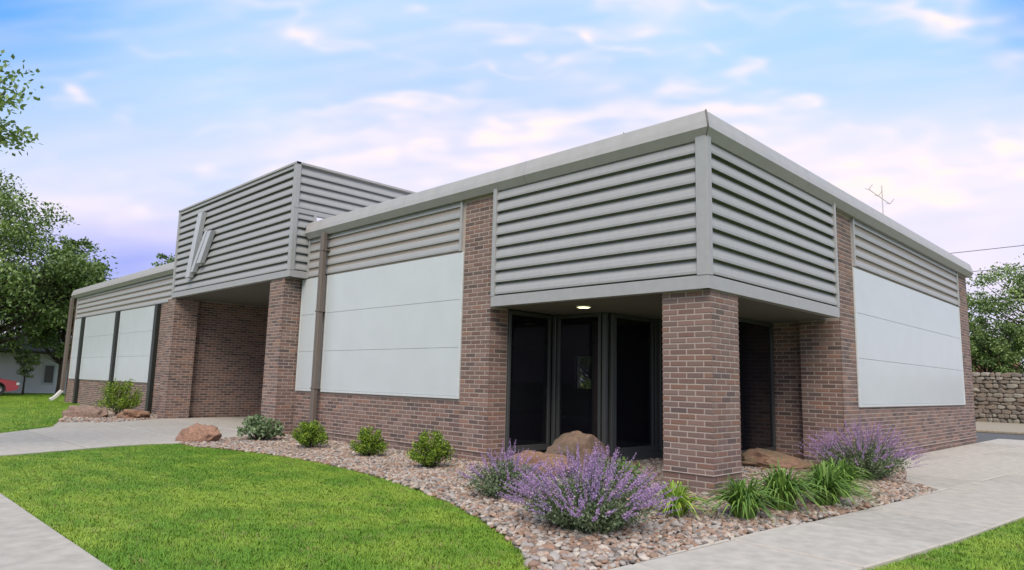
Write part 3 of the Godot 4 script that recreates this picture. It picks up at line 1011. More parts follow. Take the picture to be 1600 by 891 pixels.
func make_pebbles() -> void:
	var meshes := []
	var white_fn := func(_p: Vector3) -> Color: return Color.WHITE
	for k in 5:
		meshes.append(lump(500 + k, 3, 0.38, 0.62, white_fn, 3))
	var spots := []
	var rs := RandomNumberGenerator.new()
	rs.seed = 5
	for bed in [BED, BED2]:
		var lo := Vector2(INF, INF)
		var hi := -lo
		for p in bed:
			lo = lo.min(p); hi = hi.max(p)
		var step := 0.041 if bed == BED else 0.08
		var y := lo.y
		while y < hi.y:
			var x := lo.x
			while x < hi.x:
				var p := Vector2(x + rs.randf_range(-0.5, 0.5) * step, y + rs.randf_range(-0.5, 0.5) * step)
				if Geometry2D.is_point_in_polygon(p, bed):
					var sz := rs.randf_range(0.018, 0.032) * (1.5 if bed == BED2 else 1.0)
					if rs.randf() < 0.05: sz *= 1.6
					var bs := Basis.from_euler(Vector3(rs.randf_range(-0.5, 0.5), rs.randf() * TAU, rs.randf_range(-0.5, 0.5))).scaled_local(Vector3(sz * rs.randf_range(1.0, 1.4), sz, sz))
					var tf := Transform3D(bs, Vector3(p.x, -0.022 + rs.randf_range(0.0, 0.024), p.y))
					spots.append([Vector2(CAM.x, CAM.z).distance_to(p) / sz, tf, rs.randi() % 5, pebble_tone(rs)])
				x += step
			y += step
	spots.sort_custom(func(a, b): return a[0] < b[0])
	var bedn: Node = get_node("gravel_bed")
	var tints := []
	for k in 20: tints.append(pebble_tone(rs))
	for i in 300:
		var s: Array = spots[i]
		var key := "p%d_%d" % [s[2], i % 20]
		if not cache.has(key):
			var src: MB = meshes[s[2]]
			var c := MB.new()
			c.v = src.v; c.n = src.n; c.ix = src.ix
			c.c = src.c.duplicate()
			c.c.fill(tints[i % 20])
			cache[key] = c.mesh(M.pebble)
		put_mesh(cache[key], "pebble", bedn, s[1])
	var names := ["gravel"]
	for k in 5:
		var list := []
		for i in range(300, spots.size()):
			if spots[i][2] == k: list.append(spots[i])
		var mm := MultiMesh.new()
		mm.transform_format = MultiMesh.TRANSFORM_3D
		mm.use_colors = true
		mm.mesh = meshes[k].mesh(M.pebble)
		mm.instance_count = list.size()
		for i in list.size():
			mm.set_instance_transform(i, list[i][1])
			mm.set_instance_color(i, list[i][3])
		var o := MultiMeshInstance3D.new()
		o.multimesh = mm
		o.name = called(bedn, "gravel")
		bedn.add_child(o)
		stuff(o)

func boulder(at: Vector3, size: Vector3, turn: float, seed_: int, base: Color, alt: Color, label: String, chips := 7) -> void:
	var f := FastNoiseLite.new()
	f.seed = seed_ + 3
	f.frequency = 1.4
	var fn := func(p: Vector3) -> Color: return base.lerp(alt, clampf(0.5 + f.get_noise_3dv(p) * 1.6, 0.0, 1.0))
	var o := put(lump(seed_, 18, 0.42, 0.8, fn, chips), "boulder", M.boulder)
	o.scale = size
	o.rotation.y = turn
	o.position = at
	tag(o, label, "boulder", "landscape boulders")

# ---------------------------------------------------------------- plants
func leaf(mb: MB, p: Vector3, dir: Vector3, side: Vector3, l: float, w: float, col: Color) -> void:
	# a small folded leaf: two triangles about its midrib
	var nn := dir.cross(side).normalized()
	var t := p + dir * l
	var m := p + dir * (l * 0.45) - nn * (w * 0.22)
	var k := mb.v.size()
	mb.v.append(p); mb.v.append(m + side * w * 0.5 + nn * w * 0.25); mb.v.append(t); mb.v.append(m - side * w * 0.5 + nn * w * 0.25)
	for i in 4:
		mb.n.append(nn); mb.c.append(col)
	mb.ix.append_array(PackedInt32Array([k, k + 1, k + 2, k, k + 2, k + 3]))

func rdir(rs: RandomNumberGenerator) -> Vector3:
	return Vector3(rs.randfn(), rs.randfn(), rs.randfn()).normalized()

func shrub(at: Vector3, r: float, h: float, leaves: int, ls: float, base: Color, tip: Color, label: String, seed_: int, name_ := "shrub", squash := 1.0, group := "low shrubs in the gravel bed") -> void:
	var rs := RandomNumberGenerator.new()
	rs.seed = seed_
	var t := thing(name_, label, "shrub", at, 0.0, group)
	var st := MB.new()
	var lf := MB.new()
	var twigs := 46
	for i in twigs:
		var a := rs.randf() * TAU
		var el := rs.randf_range(0.05, 1.0)
		var dir := Vector3(cos(a) * sqrt(1.0 - el * el), el, sin(a) * sqrt(1.0 - el * el))
		var reach := rs.randf_range(0.85, 1.12)
		var tipp := Vector3(dir.x * r * reach, h * 0.42 + (dir.y - 0.28) * h * 0.62 * reach, dir.z * r * reach)
		var mid := tipp * 0.5 + Vector3(0, h * 0.06, 0)
		st.tube(PackedVector3Array([Vector3(dir.x * 0.03, 0, dir.z * 0.03), mid, tipp]), PackedFloat32Array([0.006, 0.004, 0.0015]), 4)
		var per := leaves / twigs
		for k in per:
			var u := rs.randf_range(0.25, 1.0)
			u = 1.0 - (1.0 - u) * (1.0 - u) * 1.2
			var p := mid.lerp(tipp, clampf(u * 2.0 - 1.0, 0.0, 1.0)) if u > 0.5 else Vector3.ZERO.lerp(mid, u * 2.0)
			p += rdir(rs) * 0.16 * r
			if p.y < 0.02: p.y = 0.02 + rs.randf() * 0.04
			var d := (dir * 0.7 + rdir(rs) + Vector3(0, 0.25, 0)).normalized()
			var s := d.cross(rdir(rs)).normalized()
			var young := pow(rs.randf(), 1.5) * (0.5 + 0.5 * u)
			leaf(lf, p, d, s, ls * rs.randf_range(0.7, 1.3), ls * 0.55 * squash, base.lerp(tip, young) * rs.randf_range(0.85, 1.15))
	put(st, "stems", M.bark, t)
	stuff(put(lf, "foliage", M.leaf, t))

func catmint(at: Vector3, r: float, h: float, stems: int, label: String, seed_: int, bloom := 1.0) -> void:
	var rs := RandomNumberGenerator.new()
	rs.seed = seed_
	var t := thing("catmint", label, "flowering plant", at, 0.0, "purple flowering plants")
	var st := MB.new()
	var lf := MB.new()
	var fl := MB.new()
	for i in stems:
		var a := rs.randf() * TAU
		var out := sqrt(rs.randf()) * r
		var top := h * (1.0 - 0.5 * pow(out / r, 2.0)) * rs.randf_range(0.72, 1.12)
		var base := Vector3(cos(a), 0, sin(a)) * out * 0.22
		var tipp := Vector3(cos(a) * out, top, sin(a) * out)
		var mid := base.lerp(tipp, 0.5) + Vector3(0, top * 0.10, 0) + rdir(rs) * 0.02
		var pts := PackedVector3Array()
		for k in 7:
			var u := k / 6.0
			pts.append(base.lerp(mid, u).lerp(mid.lerp(tipp, u), u))
		st.tube(pts, PackedFloat32Array([0.003, 0.003, 0.0028, 0.0025, 0.002, 0.0018, 0.001]), 3, Color(0.10, 0.13, 0.08))
		for k in 34:
			var u := rs.randf_range(0.08, 0.74)
			var p := base.lerp(mid, u).lerp(mid.lerp(tipp, u), u) + rdir(rs) * 0.028
			var d := (rdir(rs) + Vector3(cos(a), 0.3, sin(a)) * 0.6).normalized()
			var g := rs.randf()
			var col := Color(0.105, 0.165, 0.072).lerp(Color(0.20, 0.25, 0.15), g) * rs.randf_range(0.75, 1.15)
			leaf(lf, p, d, d.cross(rdir(rs)).normalized(), rs.randf_range(0.022, 0.042), 0.018, col)
		if rs.randf() < 0.86 * bloom:
			var hue := rs.randf()
			var axis := (tipp - mid).normalized()
			var len_ := rs.randf_range(0.13, 0.24) * clampf(h / 0.6, 0.7, 1.2)
			var whorls := 11
			for w in whorls:
				var u := float(w) / (whorls - 1)
				var c := tipp + axis * (u - 0.45) * len_ + Vector3(0, 0, 0)
				var rad := (0.017 * (1.0 - u * 0.65)) * (1.0 if w % 2 == 0 else 0.65)
				for k in 6:
					var d := (rdir(rs) + Vector3(0, 0.2, 0)).normalized()
					var col := Color(0.38, 0.24, 0.54).lerp(Color(0.52, 0.29, 0.56), hue).lerp(Color(0.58, 0.45, 0.64), rs.randf() * 0.6) * rs.randf_range(0.62, 1.0)
					if rs.randf() < 0.16: col = Color(0.22, 0.17, 0.30)
					leaf(fl, c + d * rad * 0.5, d, d.cross(rdir(rs)).normalized(), rad * 1.05, 0.014, col)
	put(st, "stems", M.leaf, t)
	stuff(put(lf, "foliage", M.leaf, t))
	stuff(put(fl, "flower_spikes", M.petal, t))

func daylily(at: Vector3, r: float, h: float, count: int, base: Color, tip: Color, label: String, seed_: int, group := "grassy clumps along the side walk") -> void:
	var rs := RandomNumberGenerator.new()
	rs.seed = seed_
	var t := thing("daylily", label, "plant", at, 0.0, group)
	var mb := MB.new()
	for i in count:
		var a := rs.randf() * TAU
		var lean := rs.randf_range(0.12, 1.0)
		var dir := Vector3(cos(a), 0, sin(a))
		var side := Vector3(-sin(a), 0, cos(a))
		var base_p := dir * rs.randf_range(0.0, 0.10) + side * rs.randf_range(-0.05, 0.05)
		var L := rs.randf_range(0.75, 1.1)
		var col := base.lerp(tip, rs.randf()) * rs.randf_range(0.8, 1.15)
		var seg := 8
		var prev := []
		var twist := rs.randf_range(-0.5, 0.5)
		for k in seg + 1:
			var u := float(k) / seg
			var out := r * lean * L * (u * 0.45 + u * u * 0.65)
			var y := h * L * (1.9 * u - (0.95 + lean * 0.75) * u * u) * (1.15 - lean * 0.3)
			var p := base_p + dir * out + Vector3(0, maxf(y, 0.01), 0)
			var w := 0.0115 * (1.0 - pow(u, 2.6)) + 0.001
			var sd := (side + Vector3.UP * twist * u).normalized()
			var row := [p - sd * w + Vector3(0, w * 0.35, 0), p, p + sd * w + Vector3(0, w * 0.35, 0)]
			if k > 0:
				for q in 2:
					var nn: Vector3 = (row[q + 1] - row[q]).cross(prev[q] - row[q]).normalized()
					if nn.y < 0.0: nn = -nn
					mb.quad(prev[q], prev[q + 1], row[q + 1], row[q], nn, col)
			prev = row
	stuff(put(mb, "blades", M.leaf, t))

func make_grass() -> void:
	var rs := RandomNumberGenerator.new()
	rs.seed = 91
	var tufts := []
	for v in 4:
		var mb := MB.new()
		for b in 16:
			var a := rs.randf() * TAU
			var dir := Vector3(cos(a), 0, sin(a))
			var side := Vector3(-sin(a), 0, cos(a))
			var p := Vector3(rs.randf_range(-0.035, 0.035), 0, rs.randf_range(-0.035, 0.035))
			var hh := rs.randf_range(0.022, 0.040)
			var ln := rs.randf_range(0.4, 1.5) * hh
			var w := rs.randf_range(0.0014, 0.0026)
			var col := Color(1, 1, 1) * rs.randf_range(0.75, 1.2)
			col.r *= rs.randf_range(0.85, 1.25)
			var m := p + dir * ln * 0.35 + Vector3(0, hh * 0.62, 0)
			var t := p + dir * ln + Vector3(0, hh, 0)
			var nn := side.cross(m - p).normalized()
			if nn.y < 0.0: nn = -nn
			nn = (nn * 0.35 + Vector3.UP).normalized()
			mb.quad(p - side * w, p + side * w, m + side * w * 0.8, m - side * w * 0.8, nn, col)
			mb.tri(m - side * w * 0.8, m + side * w * 0.8, t, (nn + Vector3.UP * 0.3).normalized(), col)
		tufts.append(mb)
	var sets := [[], [], [], []]
	var n1 := FastNoiseLite.new()
	n1.seed = 8; n1.frequency = 1.1; n1.fractal_octaves = 3
	var n2 := FastNoiseLite.new()
	n2.seed = 9; n2.frequency = 0.25; n2.fractal_octaves = 2
	RLAWN = arr([[2.30, 3.2], [2.34, 2.21], [2.43, 1.61], [2.58, 0.37], [2.75, -1.48], [2.9, -2.6], [4.2, -2.6], [4.2, 3.2]])
	var far1 := arr([[-24.0, 0.35], [-21.0, 1.4], [-18.43, 2.3], [-17.0, 2.75], [-15.75, 3.1], [-14.15, 3.56], [-12.67, 4.73], [-11.4, 5.95], [-34, 5.95], [-34, 0.03], [-24, 0.03]])
	var far2 := arr([[-60, -9], [-29.4, -9], [-29.4, 0.5], [-34, 0.5], [-34, 5.95], [-60, 5.95]])
	for reg in [[Geometry2D.offset_polygon(LAWN, 0.02)[0], 0.034, 1.0], [Geometry2D.offset_polygon(RLAWN, 0.02)[0], 0.034, 1.0], [far1, 0.075, 1.5], [far2, 0.16, 2.6]]:
		var poly: PackedVector2Array = reg[0]
		var step: float = reg[1]
		var lo := Vector2(INF, INF)
		var hi := -lo
		for p in poly:
			lo = lo.min(p); hi = hi.max(p)
		var y := lo.y
		while y < hi.y:
			var x := lo.x
			while x < hi.x:
				var p := Vector2(x + rs.randf_range(-0.6, 0.6) * step, y + rs.randf_range(-0.6, 0.6) * step)
				if Geometry2D.is_point_in_polygon(p, poly):
					var g1 := n1.get_noise_2d(p.x, p.y * 1.6)
					var g2 := n2.get_noise_2d(p.x, p.y)
					var k := clampf(0.5 + g1 * 1.05 + g2 * 0.6, 0.0, 1.0)
					var col := Color(0.145, 0.305, 0.018).lerp(Color(0.30, 0.44, 0.046), k) * rs.randf_range(0.85, 1.15)
					if rs.randf() < 0.03: col = Color(0.30, 0.27, 0.10)
					var s: float = reg[2] * rs.randf_range(0.75, 1.2)
					var bs := Basis(Vector3.UP, rs.randf() * TAU).scaled_local(Vector3(s, minf(s, 1.5) * rs.randf_range(0.8, 1.15), s))
					sets[rs.randi() % 4].append([Transform3D(bs, Vector3(p.x, -0.046, p.y)), col])
				x += step
			y += step
	var root := Node3D.new()
	root.name = "grass"
	add_child(root)
	tag(root, "short bright green mown lawn grass in front of the building", "grass")
	stuff(root)
	for v in 4:
		var mm := MultiMesh.new()
		mm.transform_format = MultiMesh.TRANSFORM_3D
		mm.use_colors = true
		mm.mesh = tufts[v].mesh(M.grass)
		mm.instance_count = sets[v].size()
		for i in sets[v].size():
			mm.set_instance_transform(i, sets[v][i][0])
			mm.set_instance_color(i, sets[v][i][1])
		var o := MultiMeshInstance3D.new()
		o.multimesh = mm
		o.name = called(root, "blades")
		root.add_child(o)
		stuff(o)

# ---------------------------------------------------------------- trees
func tree(at: Vector3, h: float, rx: float, crown_lo: float, clumps: int, per: int, ls: float, dark: Color, light: Color, label: String, seed_: int, trunk_r := 0.22, group := "trees round the site") -> Node3D:
	var rs := RandomNumberGenerator.new()
	rs.seed = seed_
	var t := thing("tree", label, "tree", at, 0.0, group)
	var wd := MB.new()
	var top := Vector3(rs.randf_range(-0.3, 0.3), h * 0.8, rs.randf_range(-0.3, 0.3))
	wd.tube(PackedVector3Array([Vector3(0, -0.1, 0), Vector3(0.02, h * 0.06, 0), Vector3(rs.randf_range(-0.1, 0.1), h * 0.3, 0), Vector3(rs.randf_range(-0.2, 0.2), h * 0.55, 0.1), top]), PackedFloat32Array([trunk_r * 1.35, trunk_r, trunk_r * 0.8, trunk_r * 0.5, trunk_r * 0.12]), 8)
	var lf := MB.new()
	var cy := (crown_lo + h) * 0.5
	var ry := (h - crown_lo) * 0.5
	var limb := MB.new()
	for i in clumps:
		var d := rdir(rs)
		var rad := pow(rs.randf(), 0.45)
		var wide := 1.0 - 0.35 * clampf(d.y * rad, -0.2, 1.0)
		var c := Vector3(d.x * rx * rad * wide, cy + d.y * ry * rad, d.z * rx * rad * wide)
		var cr := rx * rs.randf_range(0.13, 0.24)
		var y0 := clampf(c.y - rs.randf_range(0.15, 0.35) * h, h * 0.18, h * 0.75)
		var a := Vector3(0, y0, 0)
		var m := a.lerp(c, 0.55) + Vector3(0, -0.06 * h * 0.3, 0) + rdir(rs) * 0.1
		limb.tube(PackedVector3Array([a, m, c]), PackedFloat32Array([trunk_r * 0.24, trunk_r * 0.11, 0.006]), 5)
		var tone := rs.randf()
		for k in per:
			var q := rdir(rs) * pow(rs.randf(), 0.5)
			var p := c + Vector3(q.x, q.y * 0.62, q.z) * cr
			var dd := (rdir(rs) + Vector3(q.x, -0.25, q.z) * 0.8).normalized()
			var s := dd.cross((Vector3.UP + rdir(rs) * 0.8).normalized()).normalized()
			var col := dark.lerp(light, clampf(tone * 0.6 + rs.randf() * 0.5, 0.0, 1.0)) * rs.randf_range(0.85, 1.15)
			leaf(lf, p, dd, s, ls * rs.randf_range(0.7, 1.3), ls * 0.62, col)
	var tr := put(wd, "trunk", M.bark, t)
	put(limb, "limbs", M.bark, tr)
	stuff(put(lf, "crown", M.leaf, t))
	return t

func make_trees() -> void:
	var dk := Color(0.06, 0.11, 0.03)
	var lt := Color(0.22, 0.31, 0.095)
	# left: crowns over the white house and behind the end of the wing
	tree(far_at(-74, 598, 45.0) * Vector3(1, 0, 1), 11.2, 6.2, 1.85, 260, 160, 0.19, dk, lt, "broad leafy tree overhanging the white house and the red car", 1, 0.3)
	tree(far_at(92, 598, 45.0) * Vector3(1, 0, 1), 8.7, 2.2, 1.7, 170, 130, 0.17, dk, lt, "dense leafy tree standing behind the far end of the left wing", 2, 0.11)
	tree(far_at(30, 598, 60.0) * Vector3(1, 0, 1), 9.0, 4.0, 2.8, 130, 130, 0.2, dk * 0.9, lt * 0.85, "dark leafy tree behind the roof of the white house", 3, 0.25)
	tree(far_at(37, 598, 44.5) * Vector3(1, 0, 1), 2.6, 0.72, 0.9, 34, 60, 0.10, dk, lt * 0.9, "small young tree against the white house wall", 4, 0.05)
	tree(far_at(246, 598, 52.0) * Vector3(1, 0, 1), 9.4, 2.0, 4.0, 60, 120, 0.17, dk * 1.2, lt * 1.05, "tree whose top shows over the left wing roof beside the canopy", 5, 0.2)
	# near tree just outside the frame; only the ends of its boughs reach in
	var nt := tree(far_at(-266, 600, 13.0) * Vector3(1, 0, 1), 6.2, 2.1, 4.3, 80, 70, 0.085, dk * 1.2, lt * 1.2, "near tree with leafy bough tips reaching over the front lawn", 6, 0.16)
	# behind the roof
	tree(far_at(968, 598, 42.0) * Vector3(1, 0, 1), 17.1, 3.6, 6.0, 70, 110, 0.2, dk * 1.3, lt * 1.1, "tall tree peeping over the roof edge of the building", 7, 0.3)
	# right, beyond the stone wall
	tree(far_at(1650, 610, 46.0) * Vector3(1, 0, 1), 9.6, 4.3, 0.9, 130, 150, 0.16, dk, lt * 1.15, "large bright leafy tree behind the stone wall", 8, 0.28)
	tree(far_at(1548, 610, 43.0) * Vector3(1, 0, 1), 5.6, 2.4, 0.6, 90, 140, 0.14, dk * 0.9, lt * 0.95, "low bushy tree behind the stone wall next to the brick house", 9, 0.16)
	tree(far_at(1512, 610, 55.0) * Vector3(1, 0, 1), 9.4, 1.7, 3.5, 40, 110, 0.17, dk, lt * 0.9, "slim tree partly hidden by the rear corner of the building", 10, 0.16)
	# the greenery seen through the building's rear window
	tree(Vector3(-17.9, 0, -20.6), 6.0, 2.8, 0.2, 190, 140, 0.26, dk * 1.4, lt * 1.4, "bushy tree seen through the building's rear window", 11, 0.16)

# ---------------------------------------------------------------- background things
func gable_house(name_: String, label: String, at: Vector3, turn: float, w: float, dep: float, h: float, rise: float, wall: Material, wins: Array) -> void:
	var t := thing(name_, label, "house", at, turn)
	var mb := MB.new()
	mb.prism(arr([[-w * 0.5, -0.1], [w * 0.5, -0.1], [w * 0.5, h], [0.0, h + rise], [-w * 0.5, h]]) if false else arr([[-w * 0.5, -0.1], [w * 0.5, -0.1], [w * 0.5, h], [-w * 0.5, h]]), Vector3(0, 0, -dep), Vector3.RIGHT, Vector3.UP, Vector3(0, 0, dep))
	put(mb, "wall", wall, t)
	var rf := MB.new()
	rf.prism(arr([[0.35, h - 0.12], [0.35, h + 0.0], [-dep * 0.5, h + rise], [-dep - 0.35, h + 0.0], [-dep - 0.35, h - 0.12]]), Vector3(-w * 0.5 - 0.3, 0, 0), Vector3.BACK, Vector3.UP, Vector3(w + 0.6, 0, 0))
	put(rf, "roof", M.shingle, t)
	for q in wins:
		var f := MB.new()
		f.obox(Vector3(q[0], q[1], 0.02), Vector3.RIGHT, Vector3.UP, Vector3.BACK, Vector3(q[2] + 0.16, q[3] + 0.16, 0.08), 0.01)
		var fr := put(f, "window", M.panel_frame, t)
		var gl := MB.new()
		gl.obox(Vector3(q[0], q[1], 0.066), Vector3.RIGHT, Vector3.UP, Vector3.BACK, Vector3(q[2], q[3], 0.02))
		put(gl, "pane", M.house_glass, fr)

func make_background() -> void:
	# white house at the left, facing the viewer
	var hp := far_at(20, 598, 47.0) * Vector3(1, 0, 1)
	var to_cam := CAM - hp
	var turn := atan2(to_cam.x, to_cam.z)
	gable_house("white_house", "low white house with a grey roof behind the red car", hp, turn, 5.8, 6.0, 2.3, 0.9, M.house_wall, [[1.6, 1.05, 0.42, 0.95], [-1.8, 1.3, 0.9, 1.1]])
	# red-brick house beyond the stone wall
	var bp := far_at(1500, 598, 58.0) * Vector3(1, 0, 1)
	var tb := CAM - bp
	gable_house("brick_house", "red brick house half hidden by trees beyond the stone wall", bp, atan2(tb.x, tb.z), 7.0, 7.0, 4.2, 1.2, M.house_brick, [[2.2, 2.4, 0.8, 1.2]])
	make_car()
	# stone wall beyond the driveway
	var sw := thing("stone_wall", "rough grey-brown field stone wall beyond the driveway", "wall", Vector3(0, 0, -28.6))
	var core := MB.new()
	core.box(Vector3(-6.0, -0.1, -0.45), Vector3(6.0, 2.02, -0.10))
	put(core, "core", M.stone_core, sw)
	var rs := RandomNumberGenerator.new()
	rs.seed = 14
	var shapes := []
	for k in 10:
		var tone: Color = [Color(0.28, 0.23, 0.185), Color(0.35, 0.305, 0.25), Color(0.25, 0.215, 0.18), Color(0.41, 0.37, 0.31), Color(0.31, 0.25, 0.195)][k % 5]
		var fn := func(_p: Vector3) -> Color: return tone
		shapes.append(lump(800 + k, 7, 0.16, 1.0, fn, 2, 7.0).mesh(M.stone))
	var y := 0.0
	var count := 0
	while y < 2.15:
		var hh := rs.randf_range(0.11, 0.21)
		var x := -4.6 + rs.randf() * 0.2
		while x < 2.4:
			var ww := rs.randf_range(0.18, 0.46)
			var bs := Basis.from_euler(Vector3(rs.randf_range(-0.08, 0.08), rs.randf_range(-0.15, 0.15), rs.randf_range(-0.07, 0.07))).scaled_local(Vector3(ww * 0.51, hh * 0.52, 0.13))
			put_mesh(shapes[rs.randi() % 10], "stone", sw, Transform3D(bs, Vector3(x + ww * 0.5, y + hh * 0.5, -0.1 + rs.randf_range(-0.03, 0.03))))
			count += 1
			x += ww
		y += hh
	# wires and their poles
	for p in [[Vector3(-60, 0, -47), "weathered utility pole hidden behind the building"], [Vector3(34, 0, -42.5), "weathered utility pole beyond the end of the stone wall"]]:
		var up := thing("utility_pole", p[1], "utility pole", p[0], 0.0, "utility poles")
		var mb := MB.new()
		mb.tube(PackedVector3Array([Vector3(0, -0.2, 0), Vector3(0, 11.3, 0)]), PackedFloat32Array([0.17, 0.11]), 10)
		put(mb, "pole", M.bark, up)
		var ar_ := MB.new()
		ar_.obox(Vector3(0, 10.75, 0), Vector3.RIGHT, Vector3.UP, Vector3.BACK, Vector3(0.12, 0.14, 2.2), 0.01)
		put(ar_, "crossarm", M.bark, up)
	var i := 0
	for wv in [[10.75, 0.9, "upper overhead wire strung between the utility poles"], [9.55, 0.0, "lower overhead wire strung between the utility poles"]]:
		var pts := PackedVector3Array()
		var rad := PackedFloat32Array()
		for k in 25:
			var u := k / 24.0
			pts.append(Vector3(lerpf(-60, 34, u), wv[0] - 0.55 * (1.0 - pow(2.0 * u - 1.0, 2.0)), lerpf(-47, -42.5, u) + wv[1] + (0.14 if i == 1 else 0.0)))
			rad.append(0.022)
		var mb := MB.new()
		mb.tube(pts, rad, 5)
		tag(put(mb, "overhead_wire", M.cable), wv[2], "wire", "overhead wires")
		i += 1
	# aerial on the roof
	var an := thing("roof_antenna", "thin metal television aerial standing on the roof edge", "antenna", Vector3(-1.6, 4.5, -11.5))
	var base := far_at(1380, 330, 21.0)
	an.position = Vector3(base.x, 4.5, base.z)
	var mast := MB.new()
	var ah := far_at(1378, 290, 21.0).y - 4.5
	mast.tube(PackedVector3Array([Vector3(0, 0, 0), Vector3(0, ah, 0)]), PackedFloat32Array([0.016, 0.012]), 6)
	put(mast, "mast", M.antenna, an)
	var fpl := MB.new()
	fpl.box(Vector3(-0.2, 0.0, -0.2), Vector3(0.2, 0.04, 0.2), 0.005)
	put(fpl, "foot_plate", M.antenna, an)
	var boom := MB.new()
	var rv := Vector3(right_v.x, 0, right_v.z).normalized()
	boom.tube(PackedVector3Array([rv * -0.36 + Vector3(0, ah - 0.12, 0), rv * 0.2 + Vector3(0, ah - 0.52, 0)]), PackedFloat32Array([0.012, 0.012]), 5)
	put(boom, "boom", M.antenna, an)
	for u in [0.0, 0.45, 1.0]:
		var p := (rv * -0.36 + Vector3(0, ah - 0.12, 0)).lerp(rv * 0.2 + Vector3(0, ah - 0.52, 0), u)
		var mb := MB.new()
		var dv := rv.cross(Vector3.UP)
		mb.tube(PackedVector3Array([p - dv * 0.2 + Vector3(0, 0.08, 0), p, p + dv * 0.2 + Vector3(0, 0.08, 0)]), PackedFloat32Array([0.007, 0.009, 0.007]), 4)
		put(mb, "element", M.antenna, an)

func make_car() -> void:
	var p := far_at(30, 598, 42.0) * Vector3(1, 0, 1)
	var to := CAM - p
	var t := thing("parked_car", "dark red car parked in front of the white house", "car", p, atan2(to.x, to.z))
	# nose at local +x (towards the right of the picture), body runs to -x
	var body := MB.new()
	var prof := arr([[-4.4, 0.28], [-3.9, 0.2], [-0.35, 0.2], [-0.05, 0.28], [0.0, 0.5], [-0.12, 0.68], [-1.15, 0.86], [-1.95, 1.36], [-3.3, 1.4], [-4.05, 0.98], [-4.42, 0.9]])
	body.prism(prof, Vector3(0, 0, -1.7), Vector3.RIGHT, Vector3.UP, Vector3(0, 0, 1.7))
	put(body, "body", M.car_paint, t)
	var win := MB.new()
	win.prism(arr([[-3.75, 0.98], [-1.35, 0.92], [-1.98, 1.29], [-3.25, 1.33]]), Vector3(0, 0, -1.708), Vector3.RIGHT, Vector3.UP, Vector3(0, 0, 1.716))
	put(win, "side_window", M.house_glass, t)
	var hl := MB.new()
	hl.box(Vector3(-0.12, 0.5, -0.32), Vector3(0.012, 0.62, 0.008), 0.01)
	put(hl, "headlight", M.panel_frame, t)
	for q in [[-0.85, 0.0], [-3.5, 0.0], [-0.85, -1.7], [-3.5, -1.7]]:
		var w := MB.new()
		var z: float = q[1]
		w.tube(PackedVector3Array([Vector3(q[0], 0.31, z - 0.11), Vector3(q[0], 0.31, z + 0.02)]), PackedFloat32Array([0.33, 0.33]), 18)
		var wn := put(w, "wheel", M.tyre, t)
		var r := MB.new()
		r.tube(PackedVector3Array([Vector3(q[0], 0.31, z - 0.1), Vector3(q[0], 0.31, z + 0.028)]), PackedFloat32Array([0.2, 0.19]), 14)
		put(r, "rim", M.rim, wn)

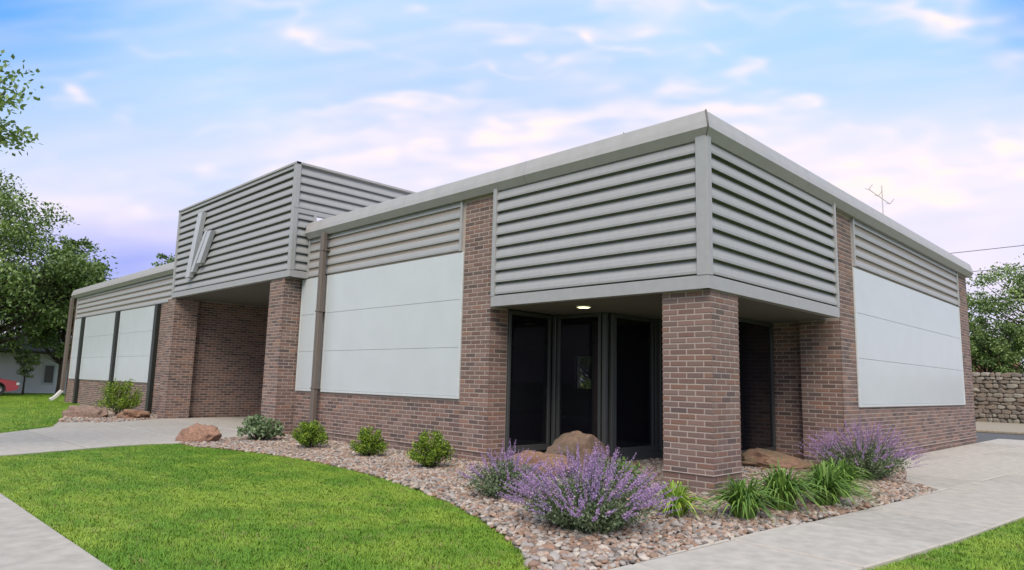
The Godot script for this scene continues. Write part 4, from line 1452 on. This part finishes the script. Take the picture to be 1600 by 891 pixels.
# ---------------------------------------------------------------- planting
func make_planting() -> void:
	boulder(Vector3(-2.34, 0.06, -0.50), Vector3(0.62, 0.62, 0.46), 0.75, 41, Color(0.25, 0.165, 0.125), Color(0.16, 0.125, 0.092), "large peaked brown boulder behind the purple flowers under the soffit lamp", 11)
	boulder(Vector3(-2.45, 0.02, 0.35), Vector3(0.62, 0.34, 0.42), 0.3, 42, Color(0.374, 0.212, 0.153), Color(0.323, 0.204, 0.136), "pinkish boulder leaning against the large peaked boulder", 6)
	boulder(Vector3(-0.78, 0.05, -3.55), Vector3(0.62, 0.27, 0.45), 0.2, 43, Color(0.383, 0.23, 0.162), Color(0.306, 0.23, 0.136), "long flat tan boulder between the corner column and the brick pier", 7)
	boulder(Vector3(-9.28, 0.06, 2.2), Vector3(0.42, 0.32, 0.32), 0.75, 44, Color(0.50, 0.29, 0.20), Color(0.39, 0.23, 0.17), "orange-pink boulder at the corner of lawn and entrance walk", 8)
	boulder(Vector3(-17.7, 0.0, 2.0), Vector3(0.7, 0.42, 0.5), 0.5, 45, Color(0.391, 0.255, 0.204), Color(0.34, 0.238, 0.187), "low pink rock beside the left wing shrub", 6)
	boulder(Vector3(-16.9, 0.05, 1.05), Vector3(0.42, 0.30, 0.38), 0.2, 46, Color(0.408, 0.23, 0.145), Color(0.34, 0.212, 0.145), "small orange boulder at the foot of the entrance pier", 6)
	var gb := Color(0.05, 0.115, 0.012)
	var gt := Color(0.34, 0.47, 0.04)
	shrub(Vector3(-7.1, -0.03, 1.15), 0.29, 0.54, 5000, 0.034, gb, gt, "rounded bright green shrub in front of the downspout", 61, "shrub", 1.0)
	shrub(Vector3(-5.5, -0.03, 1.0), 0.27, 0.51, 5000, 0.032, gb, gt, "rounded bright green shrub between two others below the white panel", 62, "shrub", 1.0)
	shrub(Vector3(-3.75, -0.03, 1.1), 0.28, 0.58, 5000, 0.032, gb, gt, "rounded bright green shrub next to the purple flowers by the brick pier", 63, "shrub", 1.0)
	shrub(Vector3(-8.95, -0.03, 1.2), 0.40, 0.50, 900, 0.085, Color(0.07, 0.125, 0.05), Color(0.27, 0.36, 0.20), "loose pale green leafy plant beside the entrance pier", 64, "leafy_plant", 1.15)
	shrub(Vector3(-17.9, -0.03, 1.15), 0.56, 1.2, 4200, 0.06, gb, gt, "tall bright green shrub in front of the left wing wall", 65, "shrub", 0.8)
	catmint(Vector3(0.27, -0.03, 2.58), 0.71, 0.60, 310, "large purple flowering mound nearest the lawn and walk corner", 71)
	catmint(Vector3(-1.32, -0.03, 2.0), 0.56, 0.50, 170, "smaller purple flowering mound beside the lawn edge in front of the brick pier", 72, 0.5)
	catmint(Vector3(-2.2, -0.03, 1.05), 0.36, 0.36, 46, "purple flowering mound in front of the pinkish boulder", 75, 0.9)
	catmint(Vector3(0.62, -0.03, -3.3), 0.80, 0.74, 250, "purple flowering mound beside the right-hand brick pier and side walk", 73)
	catmint(Vector3(-1.45, -0.03, 0.05), 0.30, 0.42, 40, "thin purple flowering plant behind the large mound by the corner column", 74, 0.7)
	var dg := Color(0.06, 0.14, 0.025)
	var lg := Color(0.20, 0.33, 0.06)
	shrub(Vector3(-0.75, -0.03, 0.75), 0.34, 0.42, 1500, 0.045, Color(0.06, 0.13, 0.03), Color(0.20, 0.30, 0.07), "soft green plant behind the large purple mound", 66, "leafy_plant", 0.9)
	daylily(Vector3(0.42, -0.03, 1.42), 0.42, 0.36, 150, Color(0.13, 0.25, 0.025), Color(0.32, 0.44, 0.06), "small yellow-green grassy clump at the foot of the corner column", 81)
	daylily(Vector3(0.93, -0.03, 1.0), 0.48, 0.43, 240, dg, lg, "dark green grassy clump closest to the corner column base", 82)
	daylily(Vector3(0.98, -0.03, 0.25), 0.52, 0.50, 260, dg, lg, "tall green grassy clump between two others along the side walk", 83)
	daylily(Vector3(1.16, -0.03, -0.45), 0.52, 0.49, 260, dg, lg, "green grassy clump leaning over the gravel edge", 84)
	daylily(Vector3(1.02, -0.03, -1.25), 0.52, 0.50, 240, dg, lg * 1.1, "green grassy clump next to the right-hand purple flowers", 85)

func _ready() -> void:
	rng.seed = 2024
	make_view()
	make_materials()
	make_ground()
	make_building()
	make_background()
	make_trees()
	make_pebbles()
	make_planting()
	make_grass()
